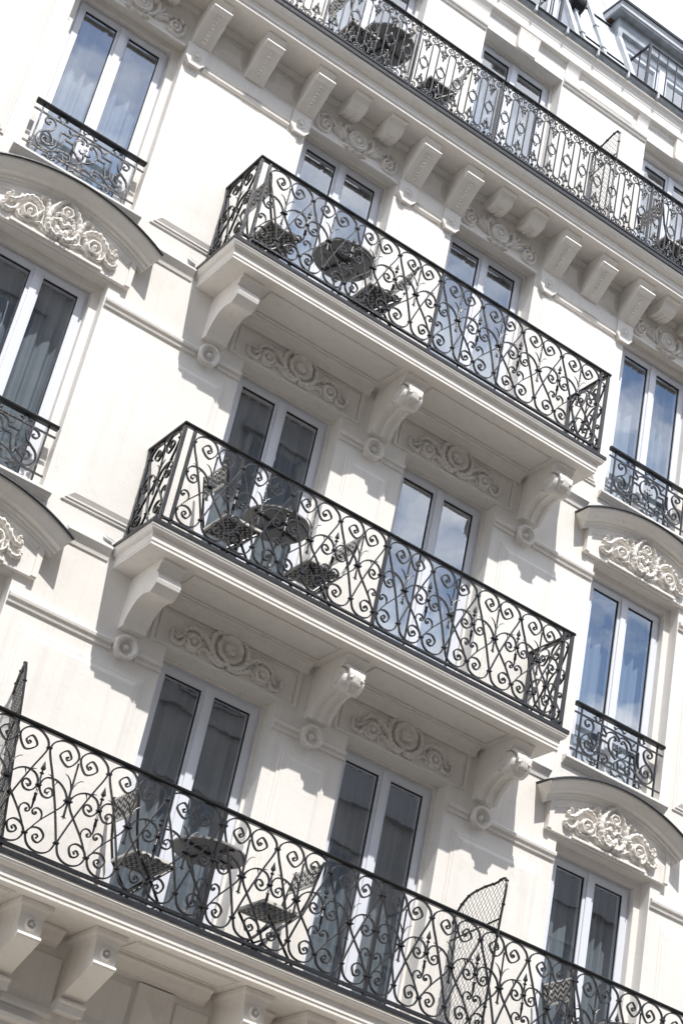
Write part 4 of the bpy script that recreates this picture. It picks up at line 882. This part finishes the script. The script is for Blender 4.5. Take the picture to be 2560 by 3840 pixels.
for s, f in (('L', lambda p: [(x + 0.013, z) for x, z in p]), ('R', lambda p: [(-x - 0.013, z) for x, z in p])):
    gw, gd = 0.0138, 0.019
    mb = MB(); mb.flat(f(cat(G['s'], 4)), gw, gd, taper=endtaper(0.1)); GM['s' + s] = mb.mesh('s_scroll', 'iron')
    mb = MB(); mb.flat(f(cat(G['spiral'], 4)), gw, gd, taper=endtaper(0.1)); GM['p' + s] = mb.mesh('spiral', 'iron')
    mb = MB(); mb.flat(f(cat(G['keyo'], 4)), gw, gd); mb.flat(f([(-0.2755, 0.284), (-0.228, 0.284), (-0.176, 0.281)]), gw, gd); mb.flat(f(cat(G['arch'], 4)), gw, gd); mb.flat(f(cat(G['curl'], 4)), gw, gd, taper=endtaper(0.4)); GM['o' + s] = mb.mesh('key_bar', 'iron')
    mb = MB(); mb.flat(f(cat(G['keyi'], 4)), gw, gd); mb.flat(f([(-0.223, 0.230), (-0.180, 0.227), (-0.136, 0.224)]), gw, gd); mb.flat(f(cat(G['circ'], 4)), gw, gd, taper=endtaper(0.2))
    mb.flat(f([(-0.090, 0.142), (-0.060, 0.118), (-0.028, 0.098)]), gw, gd)
    x, z = f([(-0.285, 0.105)])[0]
    mb.tube([(x - 0.02, 0, z - 0.05), (x, 0, z - 0.01), (x + 0.004, 0, z + 0.03)], [0.004, 0.013, 0.004], 6)
    GM['i' + s] = mb.mesh('inner_key_bar', 'iron')
    GM['k' + s] = MB().flat(f(G['base']), gw, gd).mesh('link', 'iron')
mb = MB(); mb.tube([(0, 0, 0.264), (0, 0, 0.245), (0, 0, 0.215), (0, 0, 0.19), (0, 0, 0.15), (0, 0, 0.112)], [0.003, 0.012, 0.008, 0.014, 0.010, 0.002], 8)
for s in (-1, 1):
    mb.tube([(0, 0, 0.20), (s * 0.03, 0, 0.185), (s * 0.055, 0, 0.20), (s * 0.045, 0, 0.225)], [0.008, 0.008, 0.007, 0.003], 6); mb.tube([(0, 0, 0.235), (s * 0.025, 0, 0.25)], [0.007, 0.002], 5)
GM['fin'] = mb.mesh('finial', 'iron')
def roundel_link(w_, z):
    mb = MB(); mb.flat([(0.026 * math.cos(2 * math.pi * i / 16), z + 0.032 * math.sin(2 * math.pi * i / 16)) for i in range(16)], 0.009, 0.014, closed=True)
    for s in (-1, 1): mb.tube([(s * 0.024, 0, z), (s * 0.036, 0, z), (s * 0.058, 0, z)], [0.006, 0.012, 0.002], 6)
    return mb
def swag(z, s):
    mb = MB(); mb.flat(cat([(-0.075, z + s * 0.012), (-0.055, z - s * 0.012), (-0.03, z + s * 0.012), (0.0, z + s * 0.022), (0.03, z + s * 0.012), (0.055, z - s * 0.012), (0.075, z + s * 0.012)], 4), 0.010, 0.014)
    for x in (-0.055, 0.055): knob(mb, x, z - s * 0.004, 0.010)
    return mb
GM['rt'] = roundel_link(0, 0.418).mesh('ring_link', 'iron'); GM['rb'] = roundel_link(0, -0.046).mesh('ring_link', 'iron')
GM['st'] = swag(0.416, 1).mesh('swag', 'iron'); GM['sb'] = swag(-0.05, -1).mesh('swag', 'iron')
mb = MB(); mb.flat([(0.028 * math.cos(2 * math.pi * i / 18), 0.040 + 0.044 * math.sin(2 * math.pi * i / 18)) for i in range(18)], 0.009, 0.014, closed=True); GM['ring'] = mb.mesh('ring', 'iron')
def guard(xc, zs, label):
    z = zs + 0.125; y = 0.0
    root = thing('window_guard', label, 'window guard', (xc, y, z), 'scrolled iron window guards')
    hw = 0.572
    put('handrail', (MB().prism_x([(-0.026, 0.455), (-0.03, 0.462), (-0.03, 0.482), (-0.02, 0.492), (0.02, 0.492), (0.03, 0.482), (0.03, 0.462), (0.026, 0.455)], -hw, hw), 'black'), root)
    for zz in (0.380, -0.010): put('rail', (MB().box(-hw, hw, -0.008, 0.008, zz - 0.007, zz + 0.007), 'iron'), root)
    for x in (-0.49, 0.49): put('post', (MB().box(x - 0.007, x + 0.007, -0.009, 0.009, -0.12, 0.456), 'iron'), root)
    for k_, nm in (('s', 's_scroll'), ('p', 'spiral'), ('o', 'key_bar'), ('i', 'inner_key_bar'), ('k', 'link')):
        for s in 'LR': put(nm, GM[k_ + s], root)
    for x in (-0.285, 0.285): put('ring_link', GM['rt'], root, (x, 0, 0)); put('ring_link', GM['rb'], root, (x, 0, 0))
    put('swag', GM['st'], root); put('swag', GM['sb'], root); put('ring', GM['ring'], root); put('finial', GM['fin'], root)
guard(AC - 0.015, 3.56, 'black scrolled window guard above the left carved pediment, at upper left')
guard(AC - 0.015, 0.56, 'black scrolled window guard cut off by the left edge of the photo')
guard(DC, 3.56, 'black scrolled window guard at right, level with the upper short balcony')
guard(DC, 0.56, 'black scrolled window guard at right, between the two right-hand pediments')
def roof_guard(x0, x1, label):
    y, zb_ = -0.05, 9.20
    root = thing('roof_guard', label, 'guard rail', (x0, y, zb_))
    bar(root, 'top_rail', (x0, y, zb_ + 0.76), (x1, y, zb_ + 0.76), 0.03, 0.02)
    for x in (x0, x1):
        bar(root, 'post', (x, y, zb_), (x, y, zb_ + 0.75), 0.03, 0.03)
        bar(root, 'side_rail', (x, y, zb_ + 0.76), (x, y + 0.40, zb_ + 0.76), 0.03, 0.02)
        bar(root, 'bar', (x, y + 0.18, zb_), (x, y + 0.18, zb_ + 0.75), 0.014, 0.014)
    n = int((x1 - x0) / 0.145)
    for i in range(1, n): bar(root, 'bar', (x0 + (x1 - x0) * i / n, y, zb_), (x0 + (x1 - x0) * i / n, y, zb_ + 0.75), 0.013, 0.013)
roof_guard(2.53, 3.55, 'plain barred guard in front of the dormer at the upper right corner')
roof_guard(0.28, 1.18, 'plain barred roof guard at the top edge, beside the round vent')

# ---- wire mesh dividers
def divider(pts, origin, rz, lean, label, gap=0.052):
    """pts: (u, z) outline, u runs from the wall to the street"""
    root = thing('wire_divider', label, 'divider', origin, 'wire mesh balcony dividers', rz)
    sh = lambda u, z: (lean * z, -u, z)
    fr = MB(); P = cat(pts, 5); fr.tube([sh(u, z) for u, z in P], 0.011, 6); put('frame', (fr, 'black'), root)
    zc = max(z for u, z in P) * 0.70; us = [u for u, z in P]
    put('cross_rail', (MB().tube([sh(min(us), zc - 0.02), sh(max(us), zc + 0.06)], 0.008, 5), 'black'), root)
    kn = MB()
    for i in range(0, len(P), 3): q = sh(*P[i]); kn.lathe(q, [(0.012, -0.009), (0.0175, -0.006), (0.0175, 0.006), (0.012, 0.009)], 8, axis='z')
    put('wire_wraps', (kn, 'black'), root, kind='stuff')
    def inside(u, z):
        c = False; n = len(P)
        for i in range(n):
            (x1, y1), (x2, y2) = P[i], P[(i + 1) % n]
            if (y1 > z) != (y2 > z) and u < (x2 - x1) * (z - y1) / (y2 - y1) + x1: c = not c
        return c
    wr = MB(); H = max(z for u, z in P); Wd = max(us) - min(us); u0 = min(us)
    for s in (-1, 1):
        k = -int(H / gap / 1.2) - 2
        while k * gap < Wd + H:
            run = []
            for i in range(int(H / 0.02) + 1):
                z = i * 0.02; u = u0 + (k * gap + z * 0.75 if s > 0 else k * gap + Wd - z * 0.75) + 0.005 * math.sin(i * 1.7)
                if inside(u, z): run.append(sh(u, z))
                else:
                    if len(run) > 1: wr.tube(run, 0.0022, 3)
                    run = []
            if len(run) > 1: wr.tube(run, 0.0022, 3)
            k += 1
    put('wire_mesh', (wr, 'black'), root, kind='stuff')
divider([(0.70, 0.0), (0.70, 0.5), (0.70, 1.0), (0.70, 1.40), (0.55, 1.405), (0.38, 1.40), (0.20, 1.36), (0.08, 1.25), (0.03, 1.10), (0.02, 0.6), (0.02, 0.0)], (1.71, 0.0, -2.60), 0.0, 0.03, 'round-cornered wire mesh divider standing tall on the bottom balcony at right')
divider([(0.66, 0.0), (0.66, 0.7), (0.66, 1.37), (0.40, 1.46), (0.10, 1.40), (0.03, 1.25), (0.02, 0.0)], (-2.41, 0.0, -2.60), R(-16), -0.15, 'wire mesh divider seen almost edge-on at the left edge of the photo')
divider([(0.45, 0.0), (0.45, 0.8), (0.45, 1.27), (0.43, 1.36), (0.37, 1.40), (0.20, 1.36), (0.06, 1.30), (0.01, 1.2), (0.01, 0.0)], (1.965, -0.01, 6.46), 0.0, 0.0, 'wire mesh divider behind the ring-patterned railing of the top balcony')

# ================================================================== FURNITURE
CH = {}
mb = MB(); mb.box(-0.155, 0.155, -0.185, 0.185, -0.006, 0.006); CH['seat'] = mb.mesh('seat', 'weave')
mb = MB(); mb.box(-0.006, 0.006, -0.185, 0.185, -0.085, 0.085); CH['back'] = mb.mesh('backrest', 'weave')
mb = MB()
for a, b, c, d in ((-0.175, 0.175, -0.205, -0.185), (-0.175, 0.175, 0.185, 0.205), (0.155, 0.178, -0.185, 0.185), (-0.178, -0.155, -0.185, 0.185)): mb.box(a, b, c, d, -0.011, 0.011)
CH['sframe'] = mb.mesh('seat_frame', 'white')
mb = MB(); mb.tube([(0.20, 0, 0.0), (0.02, 0, 0.24), (-0.16, 0, 0.44), (-0.215, 0, 0.60), (-0.285, 0, 0.93)], 0.0115, 8); CH['bleg'] = mb.mesh('back_leg', 'black')
mb = MB(); mb.tube([(-0.24, 0, 0.0), (-0.05, 0, 0.20), (0.165, 0, 0.425)], 0.0115, 8); CH['fleg'] = mb.mesh('front_leg', 'black')
mb = MB(); mb.tube([(0, -0.20, 0), (0, 0.20, 0)], 0.008, 6); CH['str'] = mb.mesh('stretcher', 'black')
def chair(x, y, z, rz, label):
    t = thing('folding_chair', label, 'chair', (x, y, z), 'zigzag woven folding chairs', rz)
    put('seat', CH['seat'], t, (0, 0, 0.445)); put('seat_frame', CH['sframe'], t, (0, 0, 0.445))
    b = put('backrest', CH['back'], t, (-0.262, 0, 0.82)); b.rotation_euler.y = -0.20
    for s in (-1, 1):
        put('leg', CH['bleg'], t, (0, s * 0.200, 0)); put('leg', CH['fleg'], t, (0, s * 0.178, 0))
        put('back_edge', (MB().box(-0.009, 0.009, -0.008, 0.008, -0.095, 0.095), 'black'), t, (-0.262, s * 0.190, 0.82)).rotation_euler.y = -0.20
    for s in (-1, 1): put('back_trim', (MB().box(-0.008, 0.008, -0.185, 0.185, -0.007, 0.007), 'white'), t, (-0.262 - s * 0.018, 0, 0.82 + s * 0.088))
    put('stretcher', CH['str'], t, (0.11, 0, 0.10)); put('stretcher', CH['str'], t, (-0.17, 0, 0.07)); put('stretcher', CH['str'], t, (-0.02, 0, 0.235))
TB = {}
mb = MB(); mb.lathe((0, 0, 0), [(0.001, 0.695), (0.27, 0.695), (0.292, 0.690), (0.298, 0.696), (0.298, 0.712), (0.29, 0.718), (0.001, 0.718)], 40, axis='z'); TB['top'] = mb.mesh('table_top', 'table')
mb = MB(); mb.tube([(0.20, 0, 0.69), (0.12, 0, 0.60), (0.045, 0, 0.42), (0.04, 0, 0.30), (0.10, 0, 0.12), (0.22, 0, 0.0)], 0.011, 8); TB['leg'] = mb.mesh('leg', 'table')
mb = MB(); mb.box(-0.27, 0.27, -0.012, 0.012, 0.680, 0.694); TB['brace'] = mb.mesh('brace', 'black')
def table(x, y, z, label):
    t = thing('bistro_table', label, 'table', (x, y, z), 'round grey bistro tables')
    put('table_top', TB['top'], t)
    for i in range(3): put('leg', TB['leg'], t, (0, 0, 0), R(40 + 120 * i))
    for i in range(2): put('brace', TB['brace'], t, (0, 0, -0.0 - 0.001 * i), R(15 + 90 * i))
D1, D2, D3, D4 = -2.592, 0.412, 3.412, 6.46
chair(-1.33, -0.32, D2, 0.0, 'woven zigzag folding chair left of the table on the lower short balcony')
table(-0.95, -0.335, D2, 'round grey bistro table on the lower short balcony')
chair(-0.47, -0.30, D2, R(180), 'woven zigzag folding chair right of the table on the lower short balcony')
chair(-1.68, -0.37, D3, 0.0, 'woven zigzag folding chair in the left corner of the upper short balcony')
table(-0.92, -0.345, D3, 'round grey bistro table on the upper short balcony')
chair(-0.53, -0.37, D3, R(180), 'woven zigzag folding chair right of the table on the upper short balcony')
chair(-1.33, -0.28, D1, 0.0, 'woven zigzag folding chair left of the table on the bottom balcony')
table(-0.85, -0.36, D1, 'round grey bistro table on the bottom balcony, behind a railing post')
chair(-0.22, -0.36, D1, R(180), 'woven zigzag folding chair standing alone before the pier on the bottom balcony')
chair(3.00, -0.33, D1, 0.0, 'woven zigzag folding chair at the lower right corner of the photo')
table(3.52, -0.33, D1, 'round grey bistro table barely showing at the lower right corner')
chair(-1.33, -0.20, D4, 0.0, 'folding chair left of the table behind the ring-patterned top railing')
table(-0.95, -0.16, D4, 'round dark bistro table behind the ring-patterned railing near the top edge')
chair(-0.30, -0.18, D4, R(180), 'folding chair right of the table behind the ring-patterned top railing')
chair(3.02, -0.18, D4, 0.0, 'folding chair on the top balcony by the right edge of the photo')
table(3.46, -0.16, D4, 'round dark bistro table on the top balcony by the right edge')

# ================================================================== CURTAINS
ROW = {1: 'on the bottom balcony', 2: 'level with the lower short balcony', 3: 'level with the upper short balcony', 4: 'behind the top railing'}
COLN = {'A': 'leftmost window', 'B': 'left middle door', 'C': 'right middle door', 'D': 'right-hand window', 'E': 'far right window'}
for x0, x1, z0, z1, y, code, k in CURT:
    rnd = random.Random(hash((code, k)) % 1000 if False else ord(code) * 10 + k)
    n = 200; top = []; bot = []; ph = rnd.random() * 6
    amp = 0.034
    for i in range(n + 1):
        t = i / n; x = x0 + (x1 - x0) * t
        yy = y + amp * math.sin(44 * t + ph + 2.2 * math.sin(5 * t + ph)) + 0.012 * math.sin(83 * t + ph)
        top.append((x, y + (yy - y) * 0.6, z1)); bot.append((x + 0.006 * math.sin(9 * t + ph), yy, z0))
    mb = MB(); mb.v = top + bot; mb.f = [(i, i + 1, n + 2 + i, n + 1 + i) for i in range(n)]
    o = put('curtain', (mb, 'curtain', 80))
    o['label'] = 'pleated sheer curtain in the %s %s' % (COLN[code], ROW[k]); o['category'] = 'curtain'; o['group'] = 'sheer curtains behind the panes'

# ================================================================== ACROSS THE STREET (seen mirrored in the panes) AND BEYOND
def street_house(x0, x1, z1, yf, label, rows, cols):
    t = thing('street_house', label, 'building', ((x0 + x1) / 2, yf, GZ)); L = Vector(t.location)
    put('wall', (MB().box(x0 - L.x, x1 - L.x, -9, 0, 0, z1 - GZ), 'stone'), t)
    w_ = (x1 - x0) / cols
    for r_ in range(rows):
        zz = 0.9 + (z1 - GZ) * r_ / rows
        put('string_course', (MB().box(x0 - L.x, x1 - L.x, 0.001, 0.10, zz - 0.35, zz - 0.2), 'stone'), t)
        for c in range(cols):
            xx = x0 - L.x + w_ * (c + 0.5)
            wn = put('window', (MB().box(xx - 0.68, xx + 0.68, 0.001, 0.05, zz, zz + 2.1).box(xx - 0.8, xx + 0.8, 0.001, 0.14, zz + 2.11, zz + 2.26), 'stone'), t)
            put('pane', (MB().box(xx - 0.55, xx + 0.55, 0.051, 0.06, zz + 0.06, zz + 2.0), 'shutter'), wn)
            put('shutter_leaf', (MB().box(xx - 0.01, xx + 0.01, 0.061, 0.075, zz + 0.06, zz + 2.0), 'pvc'), wn)
    put('roof', (MB().prism_x([(0.12, z1 - GZ), (0.12, z1 - GZ + 0.2), (-1.0, z1 - GZ + 2.2), (-9, z1 - GZ + 2.6), (-9, z1 - GZ)], x0 - L.x, x1 - L.x), 'slate'), t)
street_house(-26.0, 8.2, 14.4, -15.4, 'tall stone house across the street, mirrored in the left and lower panes', 6, 11)
street_house(8.4, 30.0, 7.0, -15.4, 'lower stone house across the street, mirrored in the lower right panes', 4, 8)
nb = thing('neighbour_house', 'pale rendered wall showing behind the roof at the upper right corner', 'building', (16.0, 16.0, GZ))
put('wall', (MB().box(-2.6, 3.6, 0, 6, 0, 26.6), 'paving'), nb); put('coping', (MB().box(-2.7, 3.7, -0.1, 6.1, 26.6, 26.8), 'stone'), nb)
